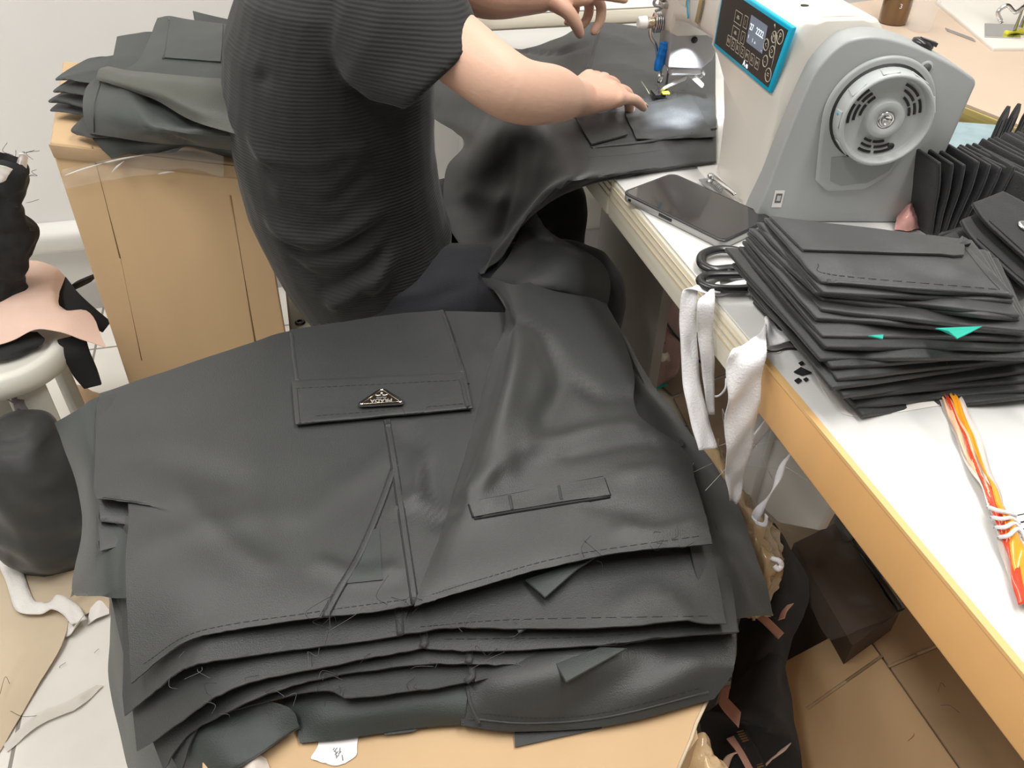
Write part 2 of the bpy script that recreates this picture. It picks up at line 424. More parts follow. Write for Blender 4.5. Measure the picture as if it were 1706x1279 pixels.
# back right work station
t4 = thing('sewing_table', 'peach coloured board table with plywood edge behind the grey machine cover', 'table', edge(.8) + ND * .9 - UP * TAB)
a = P(1500, 130, TAB); a2 = P(1706, 211, TAB); UB = (a - a2).normalized(); a = a2 - UB * .08; NB = V((-UB.y, UB.x, 0)) * -1
obj('tabletop', *boxo(a - UP * .004, UB * .72, NB * .8, UP * .004), PEACH, t4, False)
bev(obj('edge_band', *boxo(a - UP * .03 - NB * .002 - UB * .004, UB * .72, NB * .8, UP * .0255), PLY, t4, False), .002)
for s, w in ((.05, .05), (.05, .7), (.62, .05), (.62, .7)):
    bev(obj('leg', *boxo(a + UB * s + NB * w - UP * TAB, UB * .045, NB * .045, UP * .729), GM, t4, False), .003)
# ================================================================ second sewing machine at the back right, oil bottle, cup
t = thing('sewing_machine', 'white sewing machine on the peach table at the top right corner', 'sewing machine', P(1690, 55, .765))
q0 = P(1560, 0, .768); q1 = P(1655, 78, .768); q2 = P(1760, 78, .768); q3 = P(1790, -40, .768)
bev(obj('bed', *prism([q0 - UP * .012, q1 - UP * .012, q2 - UP * .012, q3 - UP * .012], UP * .012), MWHITE, t), .004, 3)
n0 = P(1688, 57, .768)
obj('needle_plate', *boxo(P(1640, 62, .7685), P(1700, 64, .7685) - P(1640, 62, .7685), P(1640, 40, .7685) - P(1640, 62, .7685), UP * .0015), CHROME, t, False)
obj('presser_foot', *tube([n0 + V((-.02, -.01, .004)), n0 + V((.015, .0, .006)), n0 + V((.03, .01, .004))], .006, 8), YELLOW, t)
obj('needle_bar', *tube([n0 + UP * .006, n0 + UP * .11], .0035, 10), CHROME, t)
obj('presser_bar', *tube([n0 + V((.012, .004, .012)), n0 + V((.016, .01, .11))], .004, 10), CHROME, t)
obj('thread_guide', *tube(spline([n0 + V((-.03, 0, .02)), n0 + V((-.042, .004, .038)), n0 + V((-.028, .006, .05)), n0 + V((-.012, 0, .04)), n0 + V((0, 0, .05))], 6), .004, 8), CHROME, t)
bev(obj('head', *boxo(n0 + V((-.03, -.03, .08)), V((.12, 0, 0)), V((0, .07, 0)), V((0, 0, .09))), MWHITE, t, False), .008, 3)
bev(obj('face_plate', *boxo(n0 + V((-.034, -.032, .075)), V((.06, 0, 0)), V((0, .05, 0)), V((0, 0, .012))), mat('dark_brown_plastic', (.05, .03, .02), .4), t, False), .003)
o = obj('slide_plate', *boxo(P(1578, 52, .7605), P(1625, 70, .7605) - P(1578, 52, .7605), (P(1578, 52, .7605) - P(1575, 48, .7605)) * -1.2, UP * .0015), STEEL, t, False)
# amber oil bottle and clear cup that stand on the table behind the grey cover
bb = P(1486, 38, TAB)
t = thing('oil_bottle', 'brown oil filled clear bottle with white scale marks behind the grey machine cover', 'bottle', bb)
obj('body', *lathe(bb, UP, [(.024, 0), (.027, .003), (.028, .02), (.028, .10), (.026, .12), (.012, .135), (.011, .15)], 24), AMBER, t)
obj('cap', *lathe(bb + UP * .149, UP, [(.013, 0), (.013, .016), (.011, .018)], 16), PWHITE, t)
cdir = (CAM - bb); cdir.z = 0; cdir.normalize(); sx = V((-cdir.y, cdir.x, 0))
for k, s in enumerate(('3', '4', '5')):
    text('scale_mark', s, .012, bb + cdir * .0285 + sx * .008 + UP * (.038 + .032 * k), sx, UP, PWHITE, t)
cb = P(1530, 50, TAB)
t = thing('plastic_cup', 'clear empty plastic cup right of the brown oil bottle', 'cup', cb)
o = obj('cup_wall', *lathe(cb, UP, [(.020, .001), (.021, .002), (.026, .06), (.030, .12), (.031, .125)], 24), CLEARP, t)
obj('rim', *tube([cb + UP * .125 + V((math.cos(a) * .031, math.sin(a) * .031, 0)) for a in [k * math.pi / 12 for k in range(25)]], .0015, 6), PWHITE, t)
# ================================================================ the sewing machine
MO = V((.282, .931, TAB)); ang = math.radians(11)
MN = V((math.cos(ang), math.sin(ang), 0)); MU = V((-math.sin(ang), math.cos(ang), 0))
def ML(n, u, z): return MO + MN * n + MU * u + UP * z
sm = thing('sewing_machine', 'large white industrial sewing machine with grey motor cover and blue framed screen', 'sewing machine', ML(.08, .1, 0))
def mprism(name, prof, u0, u1, m, w=.004, seg=3, parent=None):    # profile in (n,z), extruded along u
    o = obj(name, *prism([ML(n, u0, z) for n, z in prof], MU * (u1 - u0)), m, parent or sm); return bev(o, w, seg, 25)
def round_poly(pts, n=6):
    return [(p.x, p.y) for p in spline([V((a, b, 0)) for a, b in pts], n)]
# column: flares at the foot, bends at z .14
def col_ring(u, n0, n1, z): return [ML(n0, u, z)]
def column():
    rings = []
    for z, n0, n1, u0, u1 in ((0, -.002, .18, .0, .128), (.012, .0, .18, .001, .128), (.04, .002, .178, .002, .136), (.07, .004, .175, .002, .146),
                              (.11, .005, .165, .002, .17), (.13, .004, .150, .002, .20), (.137, .003, .14, .002, .22), (.19, .006, .125, .002, .22), (.205, .008, .118, .002, .22), (.216, .014, .108, .002, .22), (.220, .026, .095, .002, .22)):
        c = []
        cs = .016
        for (a, b, sa, sb) in ((n0, u0, 1, 1), (n1, u0, -1, 1), (n1, u1, -1, -1), (n0, u1, 1, -1)):
            k = [(a, b + sb * cs), (a + sa * cs * .3, b + sb * cs * .3), (a + sa * cs, b)]
            if sa * sb < 0: k = k[::-1]
            c += k
        rings.append([ML(n, u, z) for n, u in c])
    return loft(rings)
bev(obj('column', *column(), MWHITE, sm), .003, 2, 30)
# arm from the column to the needle head
def arm():
    rings = []
    for u, n0, n1, z0, z1 in ((.205, .003, .15, .137, .222), (.26, .002, .12, .136, .222), (.32, .0, .10, .132, .220), (.345, -.002, .095, .126, .216), (.352, -.003, .09, .105, .216), (.40, -.004, .085, .098, .213), (.425, .004, .075, .10, .205)):
        c = .014
        ring = [(n0, z0 + c), (n0 + c * .3, z0 + c * .3), (n0 + c, z0), (n1 - c, z0), (n1 - c * .3, z0 + c * .3), (n1, z0 + c), (n1, z1 - c), (n1 - c * .3, z1 - c * .3), (n1 - c, z1), (n0 + c, z1), (n0 + c * .3, z1 - c * .3), (n0, z1 - c)]
        rings.append([ML(n, u, z) for n, z in ring])
    return loft(rings)
bev(obj('arm', *arm(), MWHITE, sm), .002, 2, 30)
mprism('head_under_plate', [(.002, .06), (.056, .056), (.072, .07), (.078, .10), (.07, .128), (.0, .13)], .352, .40, SLATE, .003)
o = obj('plate_hole', *lathe(ML(.038, .3515, .10), -MU, [(.0048, 0), (.0048, .0012)], 16), DARK, sm)
mprism('bed', [(-.02, -.03), (-.02, .002), (.17, .002), (.17, -.03)], .004, .47, mat('bed_white', (.78, .77, .74), .3), .002)
obj('needle_plate', *boxo(ML(-.018, .36, .0022), MN * .07, MU * .05, UP * .001), CHROME, sm, False)
# grey motor cover, set at a slightly different angle from the column
ca = math.radians(3); CN = V((math.cos(ca), math.sin(ca), 0)); CU = V((-math.sin(ca), math.cos(ca), 0)); CO = MO - MU * .004
def CL_(n, u, z): return CO + CN * n + CU * u + UP * z
def onc(x, y, off=0): return PL(x, y, CO - CU * (.020 + off), CU)       # point on the cover face
prof = round_poly([(-.004, .0), (.005, .05), (.012, .10), (.0235, .163), (.033, .187), (.050, .206), (.072, .2125), (.094, .2115), (.118, .206), (.140, .199), (.175, .185), (.203, .171)], 4) + [(.2065, .165), (.200, .09), (.187, .0)]
cover = bev(obj('motor_cover', *prism([CL_(n, -.020, z) for n, z in prof], CU * .048), MGREY, sm), .007, 4, 25)
def disc(name, c, prof_, m, n=56, parent=None): return obj(name, *lathe(c, -CU, prof_, n), m, parent or sm)
hc = PL(1476, 200, CO - CU * .046, CU) + CU * .026                 # handwheel centre on the face
HR_, HZ_ = (hc - CO).dot(CN), (hc - CO).z
def tear(r, zb, n=44):
    pts = []
    for k in range(n + 1):
        a = math.radians(-8) + math.radians(196) * k / n
        pts.append((HR_ + r * math.cos(a), HZ_ + r * math.sin(a)))
    return pts + [(HR_ - r * .93, HZ_ - r * .6), (HR_ - r * .82, zb + .012), (HR_ - r * .55, zb), (HR_ + r * .15, zb + .002), (HR_ + r * .55, zb + .020), (HR_ + r * .85, HZ_ - r * .55)]
o = obj('wheel_housing', *prism([CL_(n, -.0202, z) for n, z in tear(.0605, HZ_ - .092)], -CU * .007), MGREY, sm); bev(o, .004, 4)
o = obj('wheel_recess_shade', *prism([CL_(n, -.0273, z) for n, z in [(HR_ - .040, HZ_ - .050), (HR_ - .034, HZ_ - .078), (HR_ - .020, HZ_ - .084), (HR_ + .010, HZ_ - .080), (HR_ + .030, HZ_ - .066), (HR_ + .038, HZ_ - .046)]], -CU * .0006), mat('machine_grey_shaded', (.27, .285, .285), .45), sm, False)  # shade below the wheel, painted as a darker grey plate
o = obj('wheel_gap', *lathe(hc - CU * .0065, -CU, [(.0535, 0), (.0535, .001)], 56), DARK, sm)
hc = hc - CU * .0075
wheel = disc('handwheel', hc, [(.0500, 0), (.0508, .002), (.0500, .020), (.0492, .0228), (.0468, .0238), (.0455, .022), (.0440, .0135), (.0430, .0115), (.0225, .0105), (.0212, .011), (.0200, .0178), (.0185, .0190), (.0098, .0190), (.0092, .0165)], MGREYL)
LOC[wheel] = LOC[sm]
disc('wheel_bolt', hc - CU * .0158, [(.0092, 0), (.0092, .0025), (.008, .0035), (.0055, .0035), (.005, .001)], CHROME, 24, wheel)
def arcslot(r, a0, a1, w):
    N = 12; v = []
    for k in range(N + 1):
        a = math.radians(a0 + (a1 - a0) * k / N)
        for rr in (r - w / 2, r + w / 2): v.append(hc - CU * .0118 + CN * math.cos(a) * rr + UP * math.sin(a) * rr)
    return v, [(2 * k, 2 * k + 1, 2 * k + 3, 2 * k + 2) for k in range(N)]
for a0 in (5, 125, 238):
    for r, d, e in ((.0268, 0, 50), (.0325, 2, 58), (.0382, 4, 60)):
        v, f = arcslot(r, a0 + d, a0 + d + e * .38, .0026); o = obj('wheel_slot', v, f, DARK, wheel, False); solid(o, .001, 0)
        v, f = arcslot(r, a0 + d + e * .48, a0 + d + e, .0026); o = obj('wheel_slot', v, f, DARK, wheel, False); solid(o, .001, 0)
for k in range(9):                         # finger scallops on the rim
    a = 2 * math.pi * k / 9 + .35; rd = CN * math.cos(a) + UP * math.sin(a); tg = CU.cross(rd)
    p = hc - CU * .012 + rd * .0496
    o = obj('rim_dimple', *prism([p - tg * .009 - CU * .008, p + tg * .009 - CU * .008, p + tg * .007 + CU * .008, p - tg * .007 + CU * .008], rd * .0012), MGREYL, wheel); bev(o, .0008)
obj('rim_hole', *lathe(PL(1484, 243, hc - CU * .0242, CU), -CU, [(.0036, 0), (.0036, .0008)], 14), DARK, wheel)
obj('blue_dot', *lathe(hc - CU * .012 - CN * .0505 + UP * .004, -CN, [(.0015, -.001), (.0015, .001)], 10), CYAN, wheel)
sh_ = onc(1543, 113)
obj('screw_ring', *lathe(sh_, -CU, [(.0075, 0), (.0068, .0007)], 24), MGREYL, sm)
obj('cover_screw_hole', *lathe(sh_ - CU * .0008, -CU, [(.0050, 0), (.0050, .0006)], 20), mat('hole_grey', (.10, .10, .10), .6), sm)
s0 = onc(1285, 345, .0004)
obj('cover_sticker', *boxo(s0, CN * .0115, UP * .021, -CU * .0005), PAPER, sm, False)
obj('sticker_border', *boxo(s0 + CN * .0022 + UP * .006 - CU * .0006, CN * .0072, UP * .0115, -CU * .0003), mat('sticker_grey', (.12, .12, .12), .5), sm, False)
obj('sticker_core', *boxo(s0 + CN * .0036 + UP * .0085 - CU * .0010, CN * .0044, UP * .0065, -CU * .0002), mat('sticker_mid', (.5, .5, .5), .5), sm, False)
# black rubber plug and caps on the top
cp = CL_(.150, .012, .197)
obj('cap_plug', *lathe(cp, V((.35, 0, 1)), [(.012, -.004), (.012, .002), (.008, .0045)], 18), RUBBER, sm)
obj('cap_tab', *boxo(cp + V((-.004, -.004, .003)), V((.018, 0, -.005)), V((0, .007, 0)), V((.001, 0, .004))), RUBBER, sm, False)
obj('oil_cap', *lathe(ML(.040, .055, .2205), UP, [(.0045, 0), (.0045, .0012)], 16), DARK, sm)
obj('oil_cap', *lathe(ML(.065, .125, .2215), UP, [(.012, 0), (.012, .002), (.010, .003)], 20), mat('cap_grey', (.12, .12, .12), .5), sm)
top = mprism('top_cover', round_poly([(.02, .214), (.03, .220), (.06, .222), (.09, .220), (.105, .21)], 3), .012, .24, MWHITE, .003)
# ---- control panel on the operator's side
def PPt(u, z, off=0): return ML(.0035 - off, u, z)
pan = [(.192, .139), (.016, .139), (-.004, .2155), (.192, .2155)]
o = obj('screen_panel', *prism([PPt(u, z, -.002) for u, z in pan], -MN * .006), CYAN, sm, label='cyan framed control panel'); bev(o, .002, 2)
pin = [(.186, .1445), (.0205, .1445), (.0035, .2105), (.186, .2105)]
face = obj('panel_face', *prism([PPt(u, z, .0038) for u, z in pin], -MN * .0008), PANELB, o, False); LOC[face] = LOC[sm]; pp = o
def pq(name, u, z, w, h, m, off=.0047, par=None):    # small rectangle on the panel
    return obj(name, *boxo(PPt(u, z, off), -MU * w, UP * h, -MN * .0003), m, par or pp, False)
def outline(name, u, z, w, h, m=PRINT, off=.0047, t=.0006):
    b = MB()
    for (du, dz, ww, hh) in ((0, 0, w, t), (0, h - t, w, t), (0, 0, t, h), (w - t, 0, t, h)):
        b.add(boxo(PPt(u - du, z + dz, off), -MU * ww, UP * hh, -MN * .0003))
    return obj(name, b.v, b.f, m, pp, False)
LOC[pp] = LOC[sm]
pq('display', .096, .172, .046, .030, LCD)
def ptext(s, u, z, size, m, name='printed_text', off=.0052, bold=0): return text(name, s, size, PPt(u, z, off), -MU, UP, m, pp, .0001, bold=bold)
ptext('27', .0885, .190, .0100, GLOW); ptext('2222', .0655, .190, .0105, GLOW)
ptext('1', .080, .178, .006, GLOW); ptext('\u25B2' if 0 else 'A', .073, .1775, .004, GLOW); ptext('I', .092, .179, .006, GLOW); ptext('.', .0535, .1765, .008, GLOW)
for r in range(2):
    outline('key', .140, .183 - r * .0175, .021, .0135); ptext('-88-', .1295, .190 - r * .0175, .006, PRINT)
    outline('key', .113, .184 - r * .0175, .011, .0135); ptext('/', .1075, .190 - r * .0175, .009, PRINT)
for k in range(7):
    outline('key', .150 - k * .0145, .153, .0105, .0120); ptext('NZRZMXM'[k], .1447 - k * .0145, .159, .0075, PRINT)
ptext('A', .0905, .1490, .0090, GLOW, bold=.0002); ptext('4B', .0825, .1480, .0062, GLOW, bold=.0001)
def ringm(u, z, r, w=.0006):
    return obj('round_key', *tube([PPt(u + math.cos(a) * r, z + math.sin(a) * r, .0048) for a in [k * math.pi / 14 for k in range(29)]], w, 5), PRINT, pp)
for u, z, r, s in ((.016, .200, .0072, 'P'), (.030, .196, .0058, 'M'), (.045, .1835, .0060, '<'), (.0275, .181, .0060, '>'), (.039, .1675, .0060, '-'), (.0255, .1565, .0072, '=')):
    ringm(u, z, r); ptext(s, u, z, r * 1.5, PRINT)
# curved light mark printed on the panel
v, f = tube([PPt(u, z, .0047) for u, z in ((.035, .208), (.028, .200), (.0235, .190), (.0215, .175), (.022, .165))], [.0016, .0012, .0009, .0007, .0005], 6, flat=(MN, .2)); obj('printed_arc', v, f, PRINT, pp)
# ---- needle head details
nn, nu = .004, .380
obj('needle_bar', *tube([ML(nn, nu, .075), ML(nn, nu, .030)], .0032, 12), CHROME, sm)
obj('needle_clamp', *lathe(ML(nn, nu, .030), UP, [(.0042, 0), (.0042, .012)], 12), CHROME, sm)
obj('needle', *tube([ML(nn, nu, .030), ML(nn, nu, .011)], [.0009, .0006], 8), CHROME, sm)
obj('presser_bar', *tube([ML(nn + .012, nu + .002, .075), ML(nn + .012, nu + .002, .016)], .0032, 12), CHROME, sm)
foot = MB()
foot.add(boxo(ML(-.004, nu - .012, .0105), MN * .016, MU * .026, UP * .004))
obj('presser_foot', foot.v, foot.f, RUBBER, sm, False)
bev(obj('foot_roller', *boxo(ML(.006, nu - .014, .0145), MN * .012, MU * .010, UP * .004), YELLOW, sm, False), .0015)
bev(obj('foot_guard', *prism([ML(-.012, nu - .006, .013), ML(-.024, nu + .006, .030), ML(-.014, nu + .010, .018)], UP * .002), mat('pale_yellow', (.75, .78, .50), .4), sm), .0008)
bev(obj('foot_arm', *prism([ML(.004, nu - .004, .014), ML(.008, nu - .010, .022), ML(.044, nu - .008, .034), ML(.044, nu - .002, .040)], UP * .006), PWHITE, sm), .002)
bev(obj('knee_lift_arm', *prism([ML(.046, nu - .012, .040), ML(.064, nu - .026, .026), ML(.068, nu - .024, .032), ML(.050, nu - .01, .048)], MU * .008), PWHITE, sm), .002)
bev(obj('lamp_bracket', *boxo(ML(.012, nu - .02, .045), MN * .05, MU * .014, UP * .012), mat('bracket_pale', (.75, .75, .78), .3), sm, False), .003)
hook = tube(spline([ML(.060, nu - .02, .052), ML(.066, nu - .018, .046), ML(.060, nu - .014, .040), ML(.052, nu - .014, .044)], 6), .002, 8); obj('spring_hook', *hook, CHROME, sm)
obj('thread_take_up', *tube(spline([ML(-.022, nu, .125), ML(-.020, nu, .10), ML(-.012, nu - .002, .088), ML(-.006, nu, .075), ML(-.004, nu, .06)], 6), .0026, 8), CHROME, sm)
bl = tube(spline([ML(.0, nu - .015, .094), ML(-.0015, nu - .016, .088), ML(-.003, nu - .015, .078), ML(-.005, nu - .014, .066), ML(-.007, nu - .013, .052)], 6), [r * 1.35 for r in (.003, .0055, .0062, .0064, .0060, .0056, .0058, .0064, .0066, .006, .0058, .006, .0064, .0062, .006, .0056, .0056, .0058, .006, .006, .0058, .0054, .005, .0046, .004)], 12, flat=(MU, .6))
obj('trimmer_lever', *bl, BLUE, sm, label='blue plastic lever')
# tension discs and knob on the operator side of the head
tc = ML(-.004, nu, .118)
obj('tension_post', *lathe(tc, -MN, [(.005, 0), (.005, .028)], 14), CHROME, sm)
for k in range(4): obj('tension_disc', *lathe(tc - MN * (.003 + k * .0028), -MN, [(.0135, 0), (.0145, .0008), (.013, .0014)], 28), CHROME, sm)
obj('tension_spring', *tube([tc - MN * (.014 + .009 * k / 40) + (MU * math.cos(k * .8) + UP * math.sin(k * .8)) * .0075 for k in range(41)], .0008, 5), GOLD, sm)
obj('tension_knob', *lathe(tc - MN * .024, -MN, [(.0085, 0), (.0095, .002), (.0085, .012), (.006, .014), (.003, .0125)], 20), PWHITE, sm)
obj('thread_guide', *tube(spline([ML(-.006, nu - .004, .150), ML(-.02, nu - .006, .152), ML(-.022, nu - .006, .144), ML(-.010, nu - .006, .140), ML(-.018, nu - .002, .134)], 6), .0022, 8), STEEL, sm)
bev(obj('guide_block', *boxo(ML(-.012, nu - .014, .140), MN * .012, MU * .02, UP * .008), STEEL, sm, False), .0015)
obj('second_tension', *lathe(ML(-.004, nu + .012, .160), -MN, [(.010, 0), (.011, .003), (.011, .012), (.006, .016)], 20), GOLD, sm)
# stickers on the arm
bev(obj('brass_strip', *boxo(ML(-.0012, .262, .150), -MU * .012, UP * .035 - MU * .006, -MN * .001), mat('brass_dull', (.42, .35, .18), .4, metal=.6), sm, False), .0004)
obj('cyan_ribbon', *tube(spline([ML(-.002, .30, .176), ML(-.003, .295, .166), ML(-.003, .29, .156), ML(-.002, .286, .148)], 4), .0025, 6, flat=(MN, .3)), CYAN, sm)
obj('arm_sticker', *boxo(ML(-.0008, .335, .158), -MU * .030, UP * .026, -MN * .0006), mat('sticker_beige', (.66, .64, .56), .5), sm, False)
# lamp of the machine under the head
L = bpy.data.lights.new('machine_lamp', 'SPOT'); L.energy = 3.2; L.spot_size = math.radians(115); L.spot_blend = .6; L.color = (.85, .92, 1); L.shadow_soft_size = .006
lo = bpy.data.objects.new('machine_lamp', L); C.objects.link(lo); lo.location = ML(.03, nu - .045, .092)
lo.rotation_euler = (ML(.012, nu - .035, .0) - lo.location).to_track_quat('-Z', 'Y').to_euler()
# ================================================================ the worker on a stool
FD, SD = ND, -UD                            # forward (towards the table), side (towards the camera)
person = thing('person', 'person in black short sleeved shirt and dark trousers leaning over the sewing machine', 'person', (-.24, 1.2, 0))
def ring(x, z, a, b, y=None, e=.85, tilt=0, n=32):
    c = V((x, 1.19 + .28 * (x + .25) if y is None else y, z))
    return ell(c, FD * a + UP * tilt, SD * b, n, e)
# --- bare body (one continuous surface)
SR, SL = V((-.165, 1.05, .965)), V((-.235, 1.40, .985))
ER, EL = V((.000, .945, .892)), V((-.075, 1.385, .902))
WR, WL = V((.080, 1.130, .823)), V((.030, 1.50, .864))
HIPR, HIPL = V((-.22, 1.10, .50)), V((-.26, 1.27, .50))
KNR, KNL = V((.095, 1.10, .545)), V((.055, 1.40, .545))
ANR, ANL = V((.12, 1.10, .09)), V((.09, 1.42, .09))
def limb(pts, rr, n_=20, flat=None, n=5): return tube(spline(pts, n), [x.x for x in spline([V((r, 0, 0)) for r in rr], n)], n_, flat=flat, rnd=True)
def mid(a, b, t): return V(a).lerp(V(b), t)
parts = [loft([ring(-.20, .45, .09, .13), ring(-.245, .60, .10, .14), ring(-.27, .78, .12, .155), ring(-.25, .90, .115, .165), ring(-.225, .985, .09, .165), ring(-.195, 1.03, .065, .10)])]
NK = V((-.165, 1.215, 1.06)); HD = V((-.095, 1.235, 1.185))
parts.append(limb([(-.20, 1.205, .99), NK, HD - UP * .03], [.07, .058, .055]))
parts.append(loft([ell(HD + V((-.01, 0, z)), FD * a, SD * b, 28, 1) for z, a, b in ((-.115, .03, .03), (-.105, .055, .045), (-.07, .082, .062), (-.02, .095, .073), (.04, .098, .077), (.08, .085, .068), (.105, .055, .045), (.114, .02, .02))]))
nose = HD + FD * .085 - UP * .02
parts.append(limb([nose + UP * .03, nose + FD * .014 - UP * .012], [.009, .013], 12))
parts.append(limb([HD + FD * .082 - UP * .062 - SD * .018, HD + FD * .086 - UP * .062, HD + FD * .082 - UP * .062 + SD * .018], [.006, .008, .006], 10))
for s in (1, -1):
    parts.append(limb([HD + SD * s * .074 + UP * .02, HD + SD * s * .080 - FD * .004 - UP * .025], [.016, .012], 12, flat=(SD, .45)))
    parts.append(limb([HD + FD * .083 + SD * s * .018 + UP * .018, HD + FD * .080 + SD * s * .045 + UP * .018], [.009, .007], 10))
# arms
armR = limb([SR, mid(SR, ER, .45), ER + V((-.012, .012, .002)), mid(ER, WR, .45) + V((.003, -.004, .003)), mid(ER, WR, .8), WR], [.046, .041, .037, .034, .0262, .0245], 28, n=12)
armL = limb([SL, mid(SL, EL, .5), EL, mid(EL, WL, .35), mid(EL, WL, .7), WL], [.052, .047, .043, .045, .037, .029], 24)
parts += [armR, armL]
def hand(W0, h, s, palm_n, fingers, thumb, pl=.075, pw=.040, seg=(.040, .026, .021), k=1):
    """W0 wrist, h direction of the palm, s towards the little finger, palm_n back of the hand"""
    h = V(h).normalized(); s = (V(s) - h * V(s).dot(h)).normalized(); nrm = V(palm_n); nrm = (nrm - h * nrm.dot(h) - s * nrm.dot(s)).normalized()
    out = []
    rings = []
    for t, w, th in ((-.012, .026, .021), (.012, .029, .020), (.035, .036, .0185), (.060, .0395, .0165), (.076, .038, .013), (.083, .033, .008)):
        rings.append(ell(W0 + h * t - s * .002, s * w, nrm * th, 20, .8))
    out.append(loft(rings))
    kn = []
    for i, (off, bend, spread) in enumerate(fingers):
        base = W0 + h * (.070 - .007 * abs(i - 1.2)) + s * off + nrm * (.006, .0085, .0065, .002)[i]
        L = [x * (.92, 1.06, 1.0, .80)[i] for x in seg]; r = (.0092, .0096, .0092, .0080)[i]
        d = (h + s * spread).normalized(); ax = s; ang = 0; p = base; pts = [p]
        for j in range(3):
            ang += bend[j]; dd = d * math.cos(ang) - nrm * math.sin(ang); p = p + dd * L[j]; pts.append(p)
        out.append(limb(pts, [r * 1.05, r, r * .93, r * .75], 14)); kn.append(base); out.append(limb([base - h * .012, base + nrm * .002], [r * 1.05, r * 1.12], 12))
        tip = pts[-1]; dn_ = (pts[-1] - pts[-2]).normalized(); NAILS.append((tip + dn_ * .001, dn_, (nrm * math.cos(ang) + d * math.sin(ang)).normalized(), s, r))
    tb = [W0 + h * a + s * b + nrm * c for a, b, c in thumb]
    out.append(limb(tb, [.0155, .0125, .0108, .0085], 14))
    return out
NAILS = []
hR = V((.60, .80, -.08)); sR = V((.78, -.60, -.20))
parts += hand(WR, hR, sR, V((0, 0, 1)), [(-.029, (.25, .55, .35), -.12), (-.010, (.34, .62, .4), -.02), (.010, (.30, .50, .3), .10), (.029, (.16, .26, .14), .16)],
              [(.012, -.022, -.004), (.040, -.045, -.010), (.066, -.050, -.018), (.086, -.043, -.026)])
hL = V((.86, .42, -.10)); sL = V((-.42, .88, -.1))
parts += hand(WL, hL, sL, V((.05, .0, 1)), [(-.029, (.0, .10, .08), -.10), (-.010, (.40, .95, .7), .0), (.010, (.5, 1.1, .8), .04), (.028, (.55, 1.1, .8), .1)],
              [(.012, -.022, -.008), (.030, -.040, -.020), (.046, -.044, -.038), (.058, -.040, -.054)])
# legs (below the trousers)
for H, K, A in ((HIPR, KNR, ANR), (HIPL, KNL, ANL)):
    parts.append(limb([H, mid(H, K, .5), K, mid(K, A, .3), mid(K, A, .7), A], [.078, .066, .052, .05, .038, .033]))
    parts.append(limb([A - UP * .02, A + FD * .08 - UP * .05, A + FD * .15 - UP * .06], [.034, .034, .022]))
body = fuse('body', parts, .0026, 4, SKIN, person)
for p, d, n_, s, r in NAILS:
    obj('fingernail', *loft([ell(p - d * .009 + n_ * r * .70, s * r * .50, n_ * .0012, 10), ell(p - d * .003 + n_ * r * .68, s * r * .56, n_ * .0012, 10), ell(p + d * .0025 + n_ * r * .5, s * r * .4, n_ * .001, 10)]), mat('nail', (.78, .50, .42), .3, coat=.3), body)
for s in (1, -1):
    obj('eye', *lathe(HD + FD * .081 + SD * s * .032 - UP * .002, FD, [(.011, -.004), (.010, .003), (.005, .006)], 12), mat('eye_white', (.75, .74, .72), .2), body)
    obj('iris', *lathe(HD + FD * .0872 + SD * s * .032 - UP * .003, FD, [(.005, 0), (.004, .0008)], 12), HAIR, body)
hp = [loft([ell(HD + V((-.018, 0, z)) - FD * o, FD * a, SD * b, 28, 1) for z, a, b, o in ((-.07, .05, .060, .045), (-.02, .075, .078, .03), (.035, .095, .084, .012), (.07, .10, .082, .004), (.10, .085, .068, 0), (.125, .05, .04, 0), (.13, .02, .02, 0))])]
fuse('hair', hp, .006, 3, HAIR, person, disp=lambda v, n: .004 * noise.noise(v * 60))
# --- shirt
rings = [ring(-.226, .515, .118, .176, tilt=.075), ring(-.236, .545, .128, .180, tilt=.06), ring(-.252, .59, .137, .178, tilt=.035), ring(-.264, .65, .146, .173, tilt=.012), ring(-.272, .72, .146, .172), ring(-.272, .80, .147, .178), ring(-.262, .88, .140, .186), ring(-.245, .945, .125, .19), ring(-.22, 1.0, .098, .17), ring(-.195, 1.035, .07, .11), ring(-.185, 1.055, .062, .075)]
CL = V((-.135, 1.385, .945))
sl = (ER - SR).normalized()
qa, qb = PY(800, 57, .985), PY(671, 175, .985); cA = (qa - qb) * .5; CR = (qa + qb) * .5
vr = ray(740, 115).normalized(); cB = (vr - cA.normalized() * vr.dot(cA.normalized())).normalized() * .055
uA = (cA.normalized() - sl * cA.normalized().dot(sl)).normalized()
def sring(t, a, b, off): 
    w = max(0, min(1, t)); ax = (uA * (1 - w) + cA.normalized() * w).normalized()
    return ell(mid(SR, CR, t) + off, ax * a, cB.normalized() * b, 32, 1.0 - .15 * w)
slR = loft([sring(t, a, b, V(o)) for t, a, b, o in ((-.3, .06, .07, (-.02, .03, 0)), (0, .088, .085, (-.02, .02, -.005)), (.3, .088, .080, (-.012, .01, -.006)), (.65, .082, .062, (-.004, .004, -.004)), (1.0, cA.length, .052, (0, 0, 0)), (1.04, cA.length * .985, .051, (0, 0, 0)))])
dl = (EL - SL).normalized(); xl, yl = frame(dl)
slL = loft([ell(mid(SL, CL, t), xl * a, yl * a, 24) for t, a in ((-.2, .06), (.1, .076), (.5, .07), (1.0, .068), (1.05, .067))])
